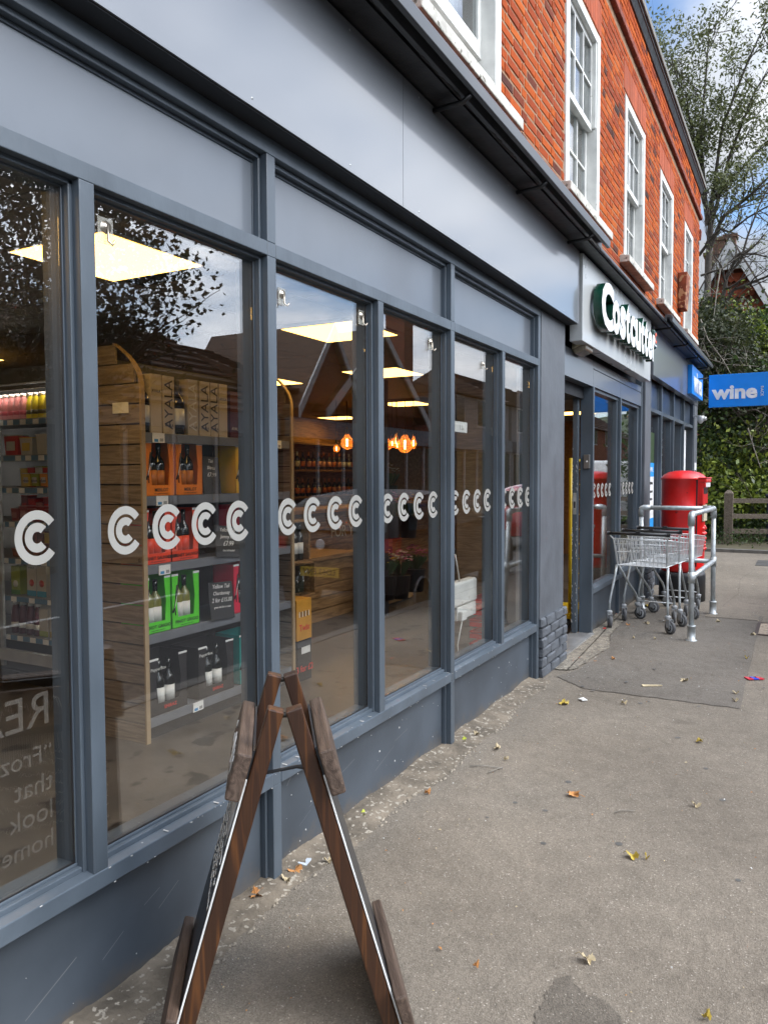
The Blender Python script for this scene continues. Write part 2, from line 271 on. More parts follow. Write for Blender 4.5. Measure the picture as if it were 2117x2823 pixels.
# ================================================================== GROUND
def asphalt(name, base, dark, light):
    m = bpy.data.materials.new(name); m.use_nodes = True; t = m.node_tree; l = t.links.new; b = t.nodes['Principled BSDF']; nn = t.nodes.new
    tc = nn('ShaderNodeTexCoord'); v = tc.outputs['Object']
    def noise(s, d=4, r=0.55):
        n = nn('ShaderNodeTexNoise'); n.inputs['Scale'].default_value = s; n.inputs['Detail'].default_value = d; n.inputs['Roughness'].default_value = r; l(v, n.inputs['Vector']); return n.outputs[0]
    def ramp(i, a, bb, ca, cb):
        r = nn('ShaderNodeValToRGB'); l(i, r.inputs[0]); r.color_ramp.elements[0].position = a; r.color_ramp.elements[1].position = bb; r.color_ramp.elements[0].color = (*ca, 1); r.color_ramp.elements[1].color = (*cb, 1); return r.outputs[0]
    def mul(a, bb, f=1.0, mode='MULTIPLY'):
        x = nn('ShaderNodeMix'); x.data_type = 'RGBA'; x.blend_type = mode; x.inputs[0].default_value = f; l(a, x.inputs[6]); l(bb, x.inputs[7]); return x.outputs[2]
    vo = nn('ShaderNodeTexVoronoi'); vo.inputs['Scale'].default_value = 240; l(v, vo.inputs['Vector'])
    sepc = nn('ShaderNodeSeparateColor'); l(vo.outputs['Color'], sepc.inputs[0])
    stones = ramp(sepc.outputs[0], 0.05, 0.95, [c*0.80 for c in base], [c*1.20 for c in base])
    lite = ramp(sepc.outputs[1], 0.978, 0.985, (0, 0, 0), (1, 1, 1)); x = nn('ShaderNodeMix'); x.data_type = 'RGBA'; l(lite, x.inputs[0]); l(stones, x.inputs[6]); x.inputs[7].default_value = (*light, 1); o = x.outputs[2]
    lowc = ramp(noise(0.9, 5), 0.3, 0.72, (0.80, 0.79, 0.78), (1.12, 1.11, 1.10)); o = mul(o, lowc)
    midc = ramp(noise(9, 5, 0.65), 0.32, 0.62, (0.88, 0.88, 0.88), (1.06, 1.06, 1.06)); o = mul(o, midc)
    st = ramp(noise(2.3, 2), 0.70, 0.76, (1, 1, 1), (0.72, 0.71, 0.71)); o = mul(o, st)
    pocks = ramp(noise(60, 2), 0.70, 0.78, (1, 1, 1), (0.55, 0.55, 0.55)); o = mul(o, pocks)
    l(o, b.inputs['Base Color']); b.inputs['Roughness'].default_value = 0.88; b.inputs['Specular IOR Level'].default_value = 0.25
    bp = nn('ShaderNodeBump'); bp.inputs['Strength'].default_value = 0.5; bp.inputs['Distance'].default_value = 0.004; l(vo.outputs['Distance'], bp.inputs['Height'])
    b2 = nn('ShaderNodeBump'); b2.inputs['Strength'].default_value = 0.35; b2.inputs['Distance'].default_value = 0.02; l(noise(25, 4), b2.inputs['Height']); l(bp.outputs[0], b2.inputs['Normal']); l(b2.outputs[0], b.inputs['Normal'])
    MATS[name] = m; return m
ASP = asphalt('pavement_asphalt', (0.212, 0.184, 0.149), None, (0.40, 0.36, 0.31)); ASP2 = asphalt('patch_asphalt', (0.168, 0.150, 0.128), None, (0.3, 0.28, 0.25)); ROADM = asphalt('road_asphalt', (0.07, 0.068, 0.066), None, (0.2, 0.2, 0.2))
CONC = mat('worn_concrete', (0.20, 0.175, 0.14), 0.95, 0.3, 14, bump=0.7, bscale=55, speck=((0.40, 0.36, 0.29), 0.60), spscale=60)
MORTE = mat('mortar_edge', (0.17, 0.14, 0.105), 0.95, 0.35, 7, bump=1.0, bscale=38, speck=((0.36, 0.32, 0.26), 0.60), spscale=42)
YLINE = mat('yellow_line', (0.5, 0.36, 0.06), 0.8); WLINE = mat('white_line', (0.55, 0.55, 0.53), 0.8)
setp(gridmesh(-300, 700, -400, 400, 4, 4, lambda x, y: -0.14).obj('ground', mat('verge_ground', (0.09, 0.10, 0.05), 0.95, 0.3, 0.5)), kind='structure')
def pz(x, y): return 0.0
setp(MB().box(-30, 60, -2.0, 0.06, -0.13, 0.0).obj('pavement', ASP), kind='structure')
setp(MB().box(14.82, 60, 0.06, 3.0, -0.13, -0.002).obj('pavement', ASP), kind='structure')
k = 0
kerb = MB()
for i in range(90): kerb.box(-30+i*1.0+0.004, -29+i*1.0-0.004, -2.125, -2.0-0.002, -0.13, 0.005)
setp(kerb.obj('kerb', mat('kerb_stone', (0.15, 0.14, 0.125), 0.85, 0.2, 8, bump=0.3), bevel=0.0), kind='structure')
setp(MB().box(-60, 120, -9.2, -2.125, -0.135, -0.12).obj('road', ROADM), kind='structure')
setp(MB().box(-60, 120, -12.0, -9.2, -0.135, 0.0).obj('far_pavement', ASP), kind='structure')
ml = MB()
for i in range(14): ml.box(-20+i*6, -16+i*6, -5.75, -5.65, -0.119, -0.115)
setp(ml.obj('road_marking', WLINE), kind='structure')
# asphalt patches: thin irregular sheets
def sheet(name, pts, z, m, amp=0.01, n=14, th=0.0):
    vs = []
    for i in range(len(pts)):
        a = Vector(pts[i]); b = Vector(pts[(i+1) % len(pts)])
        for k in range(n):
            p = a.lerp(b, k/n); vs.append((p.x+random.uniform(-amp, amp), p.y+random.uniform(-amp, amp), z))
    mb = MB(); mb.add(vs, [tuple(range(len(vs)))])
    return mb.obj(name, m)
setp(sheet('pavement_patch', [(5.36, -1.35), (9.0, -1.33), (9.0, -0.06), (7.3, -0.13), (6.75, -0.24), (5.85, -0.19), (5.60, -0.10), (5.36, -0.36)], 0.004, ASP2, 0.008), kind='structure')
setp(sheet('pavement_patch', [(8.68, -1.31), (9.42, -1.30), (9.42, -0.80), (8.68, -0.80)], 0.008, ASP, 0.004), kind='structure')
setp(sheet('concrete_apron', [(5.86, -0.175), (6.74, -0.235), (7.22, -0.13), (8.0, -0.10), (8.6, -0.02), (8.6, 0.055), (5.80, 0.055), (5.80, -0.1)], 0.0085, CONC, 0.012), kind='structure')
# ragged mortar fillet where wall meets pavement
def fillet():
    mb = MB(); xs = np.arange(0.2, 5.47, 0.02); rows = 5; vs = []
    for x in xs:
        w = 0.135+0.022*math.sin(x*2.1)+0.016*math.sin(x*7.3+1)+random.uniform(-0.009, 0.009)
        for j in range(rows):
            t = j/(rows-1); h = (0.022*(1-t)**1.3+0.004)*(0.8+0.3*math.sin(x*11+j))+random.uniform(-0.0025, 0.0025)
            vs.append((x, 0.052-t*(w+0.05), h if j < rows-1 else -0.004))
    nx = len(xs); fs = [(i*rows+j, i*rows+j+1, (i+1)*rows+j+1, (i+1)*rows+j) for i in range(nx-1) for j in range(rows-1)]
    mb.add(vs, fs, 0, True); return mb
setp(fillet().obj('mortar_fillet', MORTE), kind='structure')
rg = MB()
for x in np.arange(0.3, 5.4, 0.016):
    if random.random() < 0.62*(0.45+0.55*math.sin(x*3.7)**2):
        w = 0.130+0.022*math.sin(x*2.1)+0.016*math.sin(x*7.3+1); y = -w+0.012+random.uniform(-0.014, 0.014); s = random.uniform(0.003, 0.012); a = random.uniform(0, 6)
        rg.add([(x+s*1.7*math.cos(a+q*2*PI/5)*random.uniform(0.6, 1), y+s*math.sin(a+q*2*PI/5)*random.uniform(0.6, 1), 0.0025) for q in range(5)]+[(x, y, 0.009)], [(q, (q+1) % 5, 5) for q in range(5)])
setp(rg.obj('mortar_crumbs', mat('pale_mortar', (0.30, 0.26, 0.205), 0.95, 0.2, 40)), kind='stuff')
gm = MB(); rgm = random.Random(9)
for i in range(70):
    x, y = rgm.uniform(1.3, 12), rgm.uniform(-1.8, -.25); q = rgm.uniform(.006, .017); gm.add([(x+q*math.cos(a*PI/5)*rgm.uniform(.8, 1.2), y+q*math.sin(a*PI/5)*rgm.uniform(.8, 1.1), .0105 if 5.3 < x < 9.5 else .0015) for a in range(10)], [tuple(range(10))])
setp(gm.obj('gum_spots', mat('old_gum', (.10, .095, .088), .7, .2, 20)), kind='stuff')
STN = asphalt('damp_asphalt', (0.150, 0.131, 0.108), None, (0.36, 0.33, 0.28))
def blotch(name, pts, z, m): setp(sheet(name, pts, z, m, .006, 10), kind='structure')
blotch('pavement_stain', [tuple(pix(u, v, z=0)[:2]) for u, v in [(1470, 2815), (1500, 2750), (1530, 2700), (1570, 2690), (1600, 2735), (1665, 2760), (1710, 2800), (1720, 2850), (1480, 2850)]], .0025, STN)
ck = MB()
for path in ([(9.0, -1.335), (8.2, -1.34), (7.2, -1.335), (5.4, -1.345)], [(9.45, -.9), (10.6, -1.0), (12.0, -.92), (13.5, -1.05)]):
    ps = []
    for a, b in zip(path, path[1:]):
        for q in range(14): f = q/14; ps.append((a[0]+(b[0]-a[0])*f+rgm.uniform(-.008, .008), a[1]+(b[1]-a[1])*f+rgm.uniform(-.008, .008)))
    for a, b in zip(ps, ps[1:]):
        w = rgm.uniform(.0008, .0022); ck.add([(a[0], a[1]-w, .0018), (b[0], b[1]-w, .0018), (b[0], b[1]+w, .0018), (a[0], a[1]+w, .0018)], [(0, 1, 2, 3)])
setp(ck.obj('pavement_cracks', mat('crack_dark', (.05, .045, .04), .95)), kind='stuff')
# inspection covers
mh = thing('inspection_cover', 'rusty framed square cover filled with gravel concrete in the pavement right of the trolley rail', 'manhole cover', (8.25, -1.62, 0))
fr = MB(); fr.box(-.33, .33, -.31, -.28, 0, .010).box(-.33, .33, .28, .31, 0, .010).box(-.33, -.30, -.28, .28, 0, .010).box(.30, .33, -.28, .28, 0, .010); fr.obj('frame', mat('rusty_iron', (0.06, 0.04, 0.032), 0.7), mh)
MB().box(-.30, .30, -.28, .28, 0, .006).obj('cover_plate', mat('exposed_gravel', (0.36, 0.29, 0.22), 0.9, 0.4, 45, bump=0.8, bscale=70), mh)
mh = thing('inspection_cover', 'dark double square cover set flush in the far pavement near the fence', 'manhole cover', (14.4, -1.22, 0))
MB().box(-.45, -.01, -.2, .2, 0, .006).obj('cover_plate', mat('cast_dark', (0.07, 0.065, 0.06), 0.8, 0.2, 30, bump=0.5), mh); MB().box(.01, .45, -.2, .2, 0, .006).obj('cover_plate', MATS['cast_dark'], mh)
# ================================================================== SHOPFRONT
def mull(mb, x, z0, z1, front=True):
    if front: mb.box(x, x+0.05, 0.0, 0.028, z0, z1)
    mb.box(x-0.012, x+0.062, 0.028, 0.052, z0, z1); mb.box(x-0.016, x+0.066, 0.052, 0.13, z0, z1)
SF = thing('shopfront', 'slate grey painted shopfront of large panes with frosted double C marks', 'shopfront', (0, 0, 0))
TR0, TR1, HD, SL0, SL1 = 2.28, 2.33, 2.636, 0.362, 0.412
majors = [-1.0, 0.622, 2.247, 3.871, 5.43]; minors = [-0.19, 1.435, 3.059, 4.683]
for x in majors:
    mb = MB(); mull(mb, x, TR1, HD); mull(mb, x, SL1+0.0, TR0) if x > 5 else mull(mb, x, SL1, TR0)
    mb.box(x, x+0.05, 0.0, 0.028, TR0, TR1).box(x, x+0.05, 0, 0.028, SL0, SL1); mull(mb, x, 0.0, SL0); mb.obj('mullion', PAINT, SF, bevel=0.0025)
for x in minors:
    mb = MB(); mull(mb, x, SL1, TR0); mb.obj('mullion', PAINT, SF, bevel=0.0025)
for i in range(4):
    a, b = majors[i]+0.05, majors[i+1]
    MB().box(a, b, 0.0, 0.028, TR0, TR1).box(a+.003, b-.003, 0.028, 0.052, TR0-0.013, TR1).box(a+.006, b-.006, 0.052, 0.125, TR0-0.018, TR1).obj('transom', PAINT, SF, bevel=0.0025)
    mb = MB(); x = a
    mb.hexa([(a, -0.002, SL0), (b, -0.002, SL0), (b, 0.034, SL0), (a, 0.034, SL0), (a, -0.002, SL1), (b, -0.002, SL1), (b, 0.034, SL1+0.006), (a, 0.034, SL1+0.006)])
    mb.box(a+.013, b-.013, 0.034, 0.0505, SL0, SL1+0.020).box(a+.017, b-.017, 0.0505, 0.125, SL0, SL1+0.028); mb.obj('sill', PAINT2, SF, bevel=0.003)
    box('panel', a+0.013, b-0.013, 0.056, 0.10, TR1+0.001, HD, PANELM, SF); 
    mb = MB(); mb.box(a, b, 0.028, 0.050, HD-0.018, HD).box(a, b, 0.0502, 0.12, HD-0.030, HD).obj('moulding', PAINT, SF, bevel=0.002)
    box('riser_panel', a+0.02, b-0.02, 0.050, 0.12, 0.0, SL0-0.001, RISERM, SF)
box('head_rail', -1.0, 5.48, 0.0, 0.12, HD+0.001, 2.694, PAINT, SF, bevel=0.002)
box('post', 5.481, 5.50, 0.01, 0.12, 0.0, 2.694, PAINT, SF)
panes = []; allx = sorted(majors+minors)
for i in range(len(allx)-1):
    a, b = allx[i]+0.067, allx[i+1]-0.017
    panes.append((a, b, box('glass_pane', a-0.0005, b+0.0005, 0.058, 0.064, SL1+0.0285, TR0-0.0185, GLASS, SF)))
# sealant lines
mb = MB()
for a, b, _ in panes: mb.box(a, b, 0.0535, 0.0579, SL1+0.0285, SL1+0.033); mb.box(b-.003, b+.0005, 0.0535, 0.0579, SL1+0.033, TR0-0.019)
mb.obj('gasket', BLACKP, SF)
mb = MB()
for x, z0, z1 in ((2.247, .95, 1.16), (2.247, 2.02, 2.2), (1.435, .46, .64), (3.871, 1.0, 1.3), (3.059, .9, 1.5), (3.871, 1.7, 2.05)): mb.box(x-.0175, x-.0163, .0535, .0565, z0, z1)
mb.obj('old_sealant', mat('old_sealant', (.45, .46, .36), .8, .5, 30), SF, kind='stuff')
# scuffs and cracked paint chips on the sills and mullions
mb = MB()
for i in range(150):
    x = random.uniform(0.9, 5.4)
    k = random.random(); s = random.uniform(0.001, 0.005)*(1 if k < .9 else 2)
    if k < 0.45: z = random.choice([SL1-0.002, SL0+0.002])+random.uniform(-0.004, 0.002); mb.box(x, x+s*1.6, -0.0035, -0.002, z-s/2, z)
    elif k < 0.7: mb.box(x, x+s*1.5, 0.0, 0.02*random.random()+0.002, SL1+0.0045, SL1+0.0052)
    else: z = 0.02+0.3*random.random()**1.8; mb.box(x, x+s, 0.0485, 0.0499, z, z+s)
mb.obj('paint_chips', mat('chip_white', (0.55, 0.55, 0.54), 0.7), SF, kind='stuff')
mb = MB()
for (x, z, l, a) in [(2.55, .16, .16, .25), (2.7, .19, .22, .22), (3.1, .12, .2, .3), (1.72, .16, .10, .5), (1.66, .2, .07, .35), (1.25, .10, .18, .45), (4.3, .25, .1, .9), (3.3, .2, .14, .15), (2.4, .3, .1, .8), (4.9, .2, .1, .1), (1.5, .12, .09, .5), (2.48, .11, .09, .4)]:
    c, s = math.cos(a)*l, math.sin(a)*l; w = random.uniform(.0012, .003)
    mb.add([(x, .0492, z), (x+c, .0492, z+s), (x+c, .0492, z+s+w), (x, .0492, z+w)], [(0, 1, 2, 3)])
mb.obj('scuff', mat('scuff_grey', (0.20, 0.21, 0.22), 0.7), SF, kind='stuff')
add_dirt(RISERM, (.12, .10, .08), -.18, -.04)
# double C emblem
def arc(mb, r0, r1, a0, n, y0, y1, sx=0.93):
    vs = []
    for k in range(n+1):
        a = a0+(2*PI-2*a0)*k/n
        for r, y in ((r0, y0), (r1, y0), (r0, y1), (r1, y1)): vs.append((r*math.cos(a)*sx, y, r*math.sin(a)))
    fs = []
    for k in range(n):
        q = 4*k; fs += [(q, q+4, q+5, q+1), (q+2, q+3, q+7, q+6), (q+1, q+5, q+7, q+3), (q, q+2, q+6, q+4)]
    fs += [(0, 1, 3, 2), (4*n, 4*n+2, 4*n+3, 4*n+1)]
    mb.add(vs, fs)
em = MB(); arc(em, 0.0475, 0.0710, rad(38), 30, -0.0008, 0, 0.93); arc(em, 0.0155, 0.0385, rad(44), 22, -0.0008, 0, 0.95)
EME = em.mesh('emblem', [FILM])
for i, (a, b, g) in enumerate(panes):
    if b < 0.6: continue
    base = {2.33: 2.462}.get(round(a, 2), a+0.085)
    x = a+0.122
    while x < b+0.02:
        if x < b-0.02: link(EME, 'emblem', g, (x-g.location.x, 0.0574-g.location.y, 1.342-g.location.z))
        x += 0.172
# fascia, soffit and its joints
FA = thing('fascia', 'pale grey aluminium fascia panels running above the shop windows', 'fascia', (0, 0, 0))
for a, b in ((-3.06, 0.037), (0.04, 3.137), (3.14, 6.225)):
    mb = MB(); mb.box(a, b, -0.085, -0.078, 2.700, 3.272); mb.obj('panel', FASC, FA)
rv = MB()
for x in np.arange(-2.9, 6.2, .62):
    for z in (2.725, 3.245): rv.lathe([(.001, -.0868), (.004, -.0864), (.0048, -.0851)], (x, 0, z), 8, axis='Y')
rv.obj('rivets', STEEL, FA, kind='stuff')
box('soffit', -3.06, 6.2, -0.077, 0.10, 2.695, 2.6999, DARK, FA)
# cornice over it with wavy lead edge
CO = thing('lead_cornice', 'black lead covered cornice with ragged edge between fascia and brickwork', 'cornice', (0, 0, 0))
box('soffit_board', -3.06, 14.5, -0.20, 0.0, 3.285, 3.315, LEADM, CO)
def leadedge(x0, x1):
    xs = np.arange(x0, x1, 0.03); vs = []; wob = 0
    for x in xs:
        wob = 0.8*wob+random.uniform(-.004, .004)
        for (y, z) in ((-0.0, 3.40), (-0.19, 3.345), (-0.222, 3.325), (-0.226+wob*.5, 3.292+wob), (-0.215, 3.283+wob*.6)): vs.append((x, y, z+wob*(0.3 if z > 3.39 else 0)))
    r = 5; return MB().add(vs, [(i*r+j, (i+1)*r+j, (i+1)*r+j+1, i*r+j+1) for i in range(len(xs)-1) for j in range(r-1)], 0, True)
leadedge(-3.06, 14.5).obj('lead_flashing', LEADM, CO)
def trough(x0, x1, arms, label):
    T = thing('sign_light_trough', label, 'sign light', (0, 0, 0))
    y, z = -0.262, 3.315; prof = [(-.045, -.03), (-.05, .02), (-.03, .052), (.02, .055), (.045, .035), (.048, -.028), (.02, -.03), (.018, .02), (-.015, .022), (-.02, -.03)]
    n = len(prof); vs = [(x, y+a, z+b) for x in (x0, x1) for a, b in prof]
    MB().add(vs, [(i, (i+1) % n, n+(i+1) % n, n+i) for i in range(n)]+[tuple(range(n-1, -1, -1)), tuple(range(n, 2*n))]).obj('trough_body', TUBEM, T, bevel=0.003)
    for x in arms: MB().tube([(x, -0.0855, 3.250), (x, -0.24, 3.256), (x, -0.275, 3.283)], 0.013, 8).obj('arm', BLACKP, T)
trough(-0.5, 6.30, (-0.2, 1.02, 2.24, 3.46, 4.69, 5.87), 'long grey sign light trough on black arms above the plain fascia')
trough(9.62, 14.25, (9.9, 11.3, 12.6, 13.9), 'grey sign light trough on arms above the blue wine sign')
# pillar with painted bricks at its foot
PL = thing('pillar', 'grey painted pillar with rough painted bricks at its foot beside the open entrance', 'pillar', (5.82, 0, 0))
GP = mat('pillar_paint', (0.105, 0.115, 0.13), 0.5, 0.12, 5, bump=0.25, bscale=14, speck=((0.3, 0.3, 0.3), 0.79), spscale=20)
GPB = mat('painted_brick', (0.095, 0.105, 0.12), 0.55, 0.25, 9, bump=0.7, bscale=45)
MB().box(-.315, .315, 0.0, .42, 0.40, 2.694).box(-.30, .30, .02, .42, 0, .40).obj('shaft', GP, PL, bevel=0.006)
def rough_brick(w, h, dpt, j=0.004, seed=0, n=3):
    r = random.Random(seed); mb = bmesh.new(); bmesh.ops.create_cube(mb, size=1.0); bmesh.ops.scale(mb, vec=(w, dpt, h), verts=mb.verts)
    bmesh.ops.bevel(mb, geom=list(mb.edges), offset=min(h, w)*0.10, segments=1, affect='EDGES')
    for v in mb.verts: v.co += Vector((r.uniform(-j, j), r.uniform(-j, j), r.uniform(-j, j)))
    me = bpy.data.meshes.new('brick'); mb.to_mesh(me); mb.free(); return me
pb = [rough_brick(.215, .066, .12, .004, s) for s in range(3)]; pbh = [rough_brick(.105, .066, .12, .004, s+9) for s in range(3)]
for me in pb+pbh: me.materials.append(GPB)
for r in range(6):
    z = 0.033+r*0.0745; x = -.325+random.uniform(0, .02); k = 0; seq = [.105, .215, .215, .105] if r % 2 else [.215, .215, .215]
    for w in seq:
        link((pb if w > .2 else pbh)[(r+k) % 3], 'brick', PL, (x+w/2, 0.038+random.uniform(-.006, .004), z)); x += w+0.009; k += 1
    for yy in (.13, .35): 
        o = link(pb[r % 3], 'brick', PL, (.272, yy+(0.1 if r % 2 else 0), z)); o.rotation_euler = (0, 0, PI/2)
# ================================================================== SIGN BOX with letters
SG = thing('shop_sign', 'silver projecting sign box with raised white and green Costcutter letters over the entrance', 'sign', (0, 0, 0))
MB().box(6.262, 9.40, -0.105, -0.0, 2.575, 3.268).obj('sign_box', SIGNM, SG, bevel=0.004)
def letter(ch, x, w, h, zb):
    me = text_mesh(ch, 1.0, 0.06, 0.045, 'LEFT'); me.materials.clear(); me.materials.append(LETW); me.materials.append(LETG)
    ys = [v.co.y for v in me.vertices]; xs = [v.co.x for v in me.vertices]; sx = w/(max(xs)-min(xs)); sy = h/(max(ys)-min(ys)); x0 = min(xs); y0 = min(ys)
    for v in me.vertices: v.co.x = (v.co.x-x0)*sx; v.co.y = (v.co.y-y0)*sy; v.co.z *= 0.62
    me.update()
    for p in me.polygons:
        if abs(p.normal.z) < 0.5 or p.center.z < 0: p.material_index = 1
    link(me, 'letter', SG, (x, -0.168, zb), 0, RF); return x+w
letter('C', 6.49, .46, .40, 2.722)
x = 6.90; k = 0
for ch, w, h in zip('ostcutter', (.30, .25, .20, .25, .28, .19, .20, .27, .17), (.30, .30, .37, .30, .295, .37, .37, .30, .295)):
    x = letter(ch, x, w, h, 2.735+.001*k)+0.010; k += 1
mb = MB(); mb.box(0, .17, -0.055, 0.0, 0, .21); mb.obj('badge', LETG, SG, (9.10, -0.14, 2.915), bevel=0.03)
mb = MB(); arc(mb, .034, .060, rad(40), 20, -.004, 0, 0.95); mb.obj('badge_emblem', mat('badge_orange', (0.8, 0.09, 0.01), 0.4), SG, (9.185, -0.1955, 3.03))
mb = MB(); mb.box(-.05, .05, -.004, 0, -.008, .008); mb.obj('badge_emblem', LETW, SG, (9.185, -.1955, 2.945))
# ================================================================== ENTRANCE SCREEN
EN = thing('entrance_screen', 'slate grey entrance screen with open doorway, two panes and frosted marks', 'shopfront', (0, 0, 0))
Y0 = 0.035
box('lintel_panel', 6.14, 7.23, Y0, 0.12, 2.31, 2.545, PANELM, EN); box('lintel_panel', 7.233, 8.44, Y0, 0.12, 2.312, 2.545, PANELM, EN); box('lintel_panel', 8.443, 9.67, Y0, 0.12, 2.312, 2.545, PANELM, EN)
mb = MB(); mb.box(7.235, 9.665, Y0-.006, Y0, 2.47, 2.476).box(7.235, 9.665, Y0-.004, Y0, 2.538, 2.545).obj('bead', PAINT, EN)
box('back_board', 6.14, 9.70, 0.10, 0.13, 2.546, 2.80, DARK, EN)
box('post', 7.225, 7.275, Y0-.004, 0.150, 0.0, 2.309, PAINT, EN, bevel=.003); box('post', 8.44, 8.49, Y0-.004, 0.10, 0.0, 2.31, PAINT, EN, bevel=.003)
MB().box(9.63, 9.70, Y0-.004, 0.12, 0, 2.80).box(9.60, 9.63, Y0+.03, .12, 0, 2.309).obj('post', PAINT, EN, bevel=.003)
MB().box(8.40, 8.5302, Y0+.03, .055+.05, 0.43, 2.305).box(9.56, 9.6, Y0+.03, .105, .43, 2.305).box(7.276, 7.32, Y0+.03, .105, .43, 2.305).obj('moulding', PAINT, EN, bevel=.002)
for a, b in ((7.276, 8.439), (8.491, 9.60)):
    MB().hexa([(a, Y0-.004, .378), (b, Y0-.004, .378), (b, .12, .378), (a, .12, .378), (a, Y0-.004, .425), (b, Y0-.004, .425), (b, .12, .44), (a, .12, .44)]).obj('sill', PAINT2, EN, bevel=.002)
    box('riser_panel', a, b, Y0+.03, .12, 0, .377, RISERM, EN)
    g = box('glass_pane', a+.02, b-.02, .098, .104, .44, 2.31, GLASS, EN)
    x = a+.12
    while x < b-.02: link(EME, 'emblem', g, (x-g.location.x, .0975-g.location.y, 1.342-g.location.z)); x += .172
    MB().box(a, b, Y0+.02, .098, 2.28, 2.3095).obj('moulding', PAINT, EN)
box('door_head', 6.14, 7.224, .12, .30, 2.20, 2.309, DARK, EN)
DR = thing('sliding_door', 'scuffed dark sliding door edge with steel lock plate in the open entrance', 'door', (7.16, -.058, 0))
MB().box(0, .062, .215, .262, 0.02, 2.20).box(-.002, .0, .222, .255, 0.02, 2.20).obj('door_stile', PAINT, DR, bevel=.003)
MB().box(-.0045, -.002, .222, .254, 1.13, 1.33).box(-.005, -.0045, .230, .246, 1.19, 1.25, 1).obj('lock_plate', [STEEL, BLACKP], DR, bevel=0)
mb = MB()
for i in range(120):
    z = random.choice([random.uniform(.1, .5), random.uniform(.7, 1.0), random.uniform(1.35, 1.6), random.uniform(.1, 2)]); s = random.uniform(.002, .009); yy = random.choice([.216, .222, .2545, .258])+random.uniform(-.004, .004)
    mb.box(-.0035, -.002, yy, yy+s*.6, z, z+s*2)
mb.obj('paint_chips', MATS['chip_white'], DR, kind='stuff')
CB = thing('door_release_button', 'small steel push button box on the entrance door post', 'push button', (7.222, .10, 1.62))
MB().box(-.022, 0, -.045, .012, -.065, .065).obj('button_box', mat('brushed_steel', (.3, .29, .28), .35, metal=.8), CB, bevel=.004); MB().lathe([(.006, -.026), (.009, -.022)], (0, -.018, 0), 10, axis='X').obj('button', LETW, CB)
TH = thing('threshold_mat', 'ribbed aluminium entrance threshold strip at the doorway', 'threshold', (6.68, .10, .012))
mb = MB(); mb.box(-.54, .54, -.095, -.055, -.012, .010)
for i in range(14): mb.box(-.54, .54, -.05+i*.012, -.044+i*.012, -.012, .006)
mb.box(-.54, .54, -.05, .12, -.012, 0.0, 1); mb.obj('threshold_strip', [mat('worn_aluminium', (.5, .5, .5), .4, metal=.7), BLACKP], TH)
BL = thing('bulkhead_light', 'weathered cream bulkhead lamp with ribbed lens above the doorway', 'lamp', (6.60, Y0, 2.60))
MB().hexa([(-.15, -.12, -.01), (.15, -.12, -.01), (.15, 0, -.06), (-.15, 0, -.06), (-.15, -.125, .03), (.15, -.125, .03), (.13, 0, .055), (-.13, 0, .055)]).obj('housing', mat('aged_cream', (.42, .38, .27), .6, .3, 12), BL, bevel=.012)
MB().hexa([(-.12, -.115, -.06), (.12, -.115, -.06), (.12, -.02, -.095), (-.12, -.02, -.095), (-.135, -.118, -.008), (.135, -.118, -.008), (.135, 0, -.055), (-.135, 0, -.055)]).obj('lens', mat('dusty_lens', (.20, .17, .12), .25, .2, 20), BL, bevel=.01)
P2 = thing('pillar', 'grey painted pillar between the entrance windows and the wine window', 'pillar', (9.91, 0, 0))
MB().box(-.20, .20, 0, .4, .40, 2.70).box(-.19, .19, .02, .4, 0, .4).obj('shaft', GP, P2, bevel=.006)
for r in range(6):
    for k, w in enumerate([.215, .215] if r % 2 else [.105, .215, .105]):
        x = -.21+sum(([.215, .215] if r % 2 else [.105, .215, .105])[:k])+k*.004
        link((pb if w > .2 else pbh)[(r+k) % 3], 'brick', P2, (x+w/2, random.uniform(-.004, .004), .033+r*.0745))
# ================================================================== WINE SHOP
WS = thing('wine_shopfront', 'slate grey wine shopfront with narrow panes and small upper panels', 'shopfront', (0, 0, 0))
wx = [10.93, 12.04, 13.14]
for x in wx: MB().box(x, x+.06, 0, .10, 0, 2.70).box(x-.03, x+.09, .04, .11, 0, 2.695).obj('mullion', PAINT, WS, bevel=.003)
box('post', 14.29, 14.36, 0, .12, 0, 2.70, PAINT, WS); 
ed = [10.112]+wx+[14.29]
POST = mat('poster_white', (.72, .73, .75), .5)
for i in range(4):
    a = ed[i]+(.06 if i else 0); b = ed[i+1]
    box('transom', a, b, 0.002, .08, 2.288, 2.336, PAINT, WS); box('upper_panel', a+.03, b-.03, .05, .09, 2.337, 2.69, mat('navy_panel', (.045, .065, .10), .3), WS)
    box('sill', a, b, -.002, .10, .37, .42, PAINT2, WS); box('riser_panel', a, b, .05, .1, 0, .369, RISERM, WS)
    g = box('glass_pane', a+.03, b-.03, .080, .086, .42, 2.287, GLASS, WS)
box('fascia_panel', 9.72, 14.06, -.085, 0, 2.69, 3.28, FASC, WS)
box('corner_panel', 14.06, 14.78, -.02, .3, 2.70, 3.28, FASC, WS)
def poster(name, label, x0, x1, z0, z1, bars, y=.078, m=POST):
    t = thing(name, label, 'poster', ((x0+x1)/2, y, z0)); w = (x1-x0)/2
    MB().box(-w, w, -.001, .0005, 0, z1-z0).obj('sheet', m, t)
    for (za, zb, mm) in bars: MB().box(-w, w, -.0022, -.001, za, zb).obj('colour_band', mm, t)
    return t
BLU2 = flat('poster_blue', (.02, .30, .75)); GRN2 = flat('poster_photo', (.03, .06, .02))
p = poster('window_poster', 'tall opening hours poster with blue bands in the first wine window', 10.45, 10.84, .62+.1, 2.05, [(.03, .20, BLU2), (.75, .93, BLU2), (.93, 1.33, GRN2)])
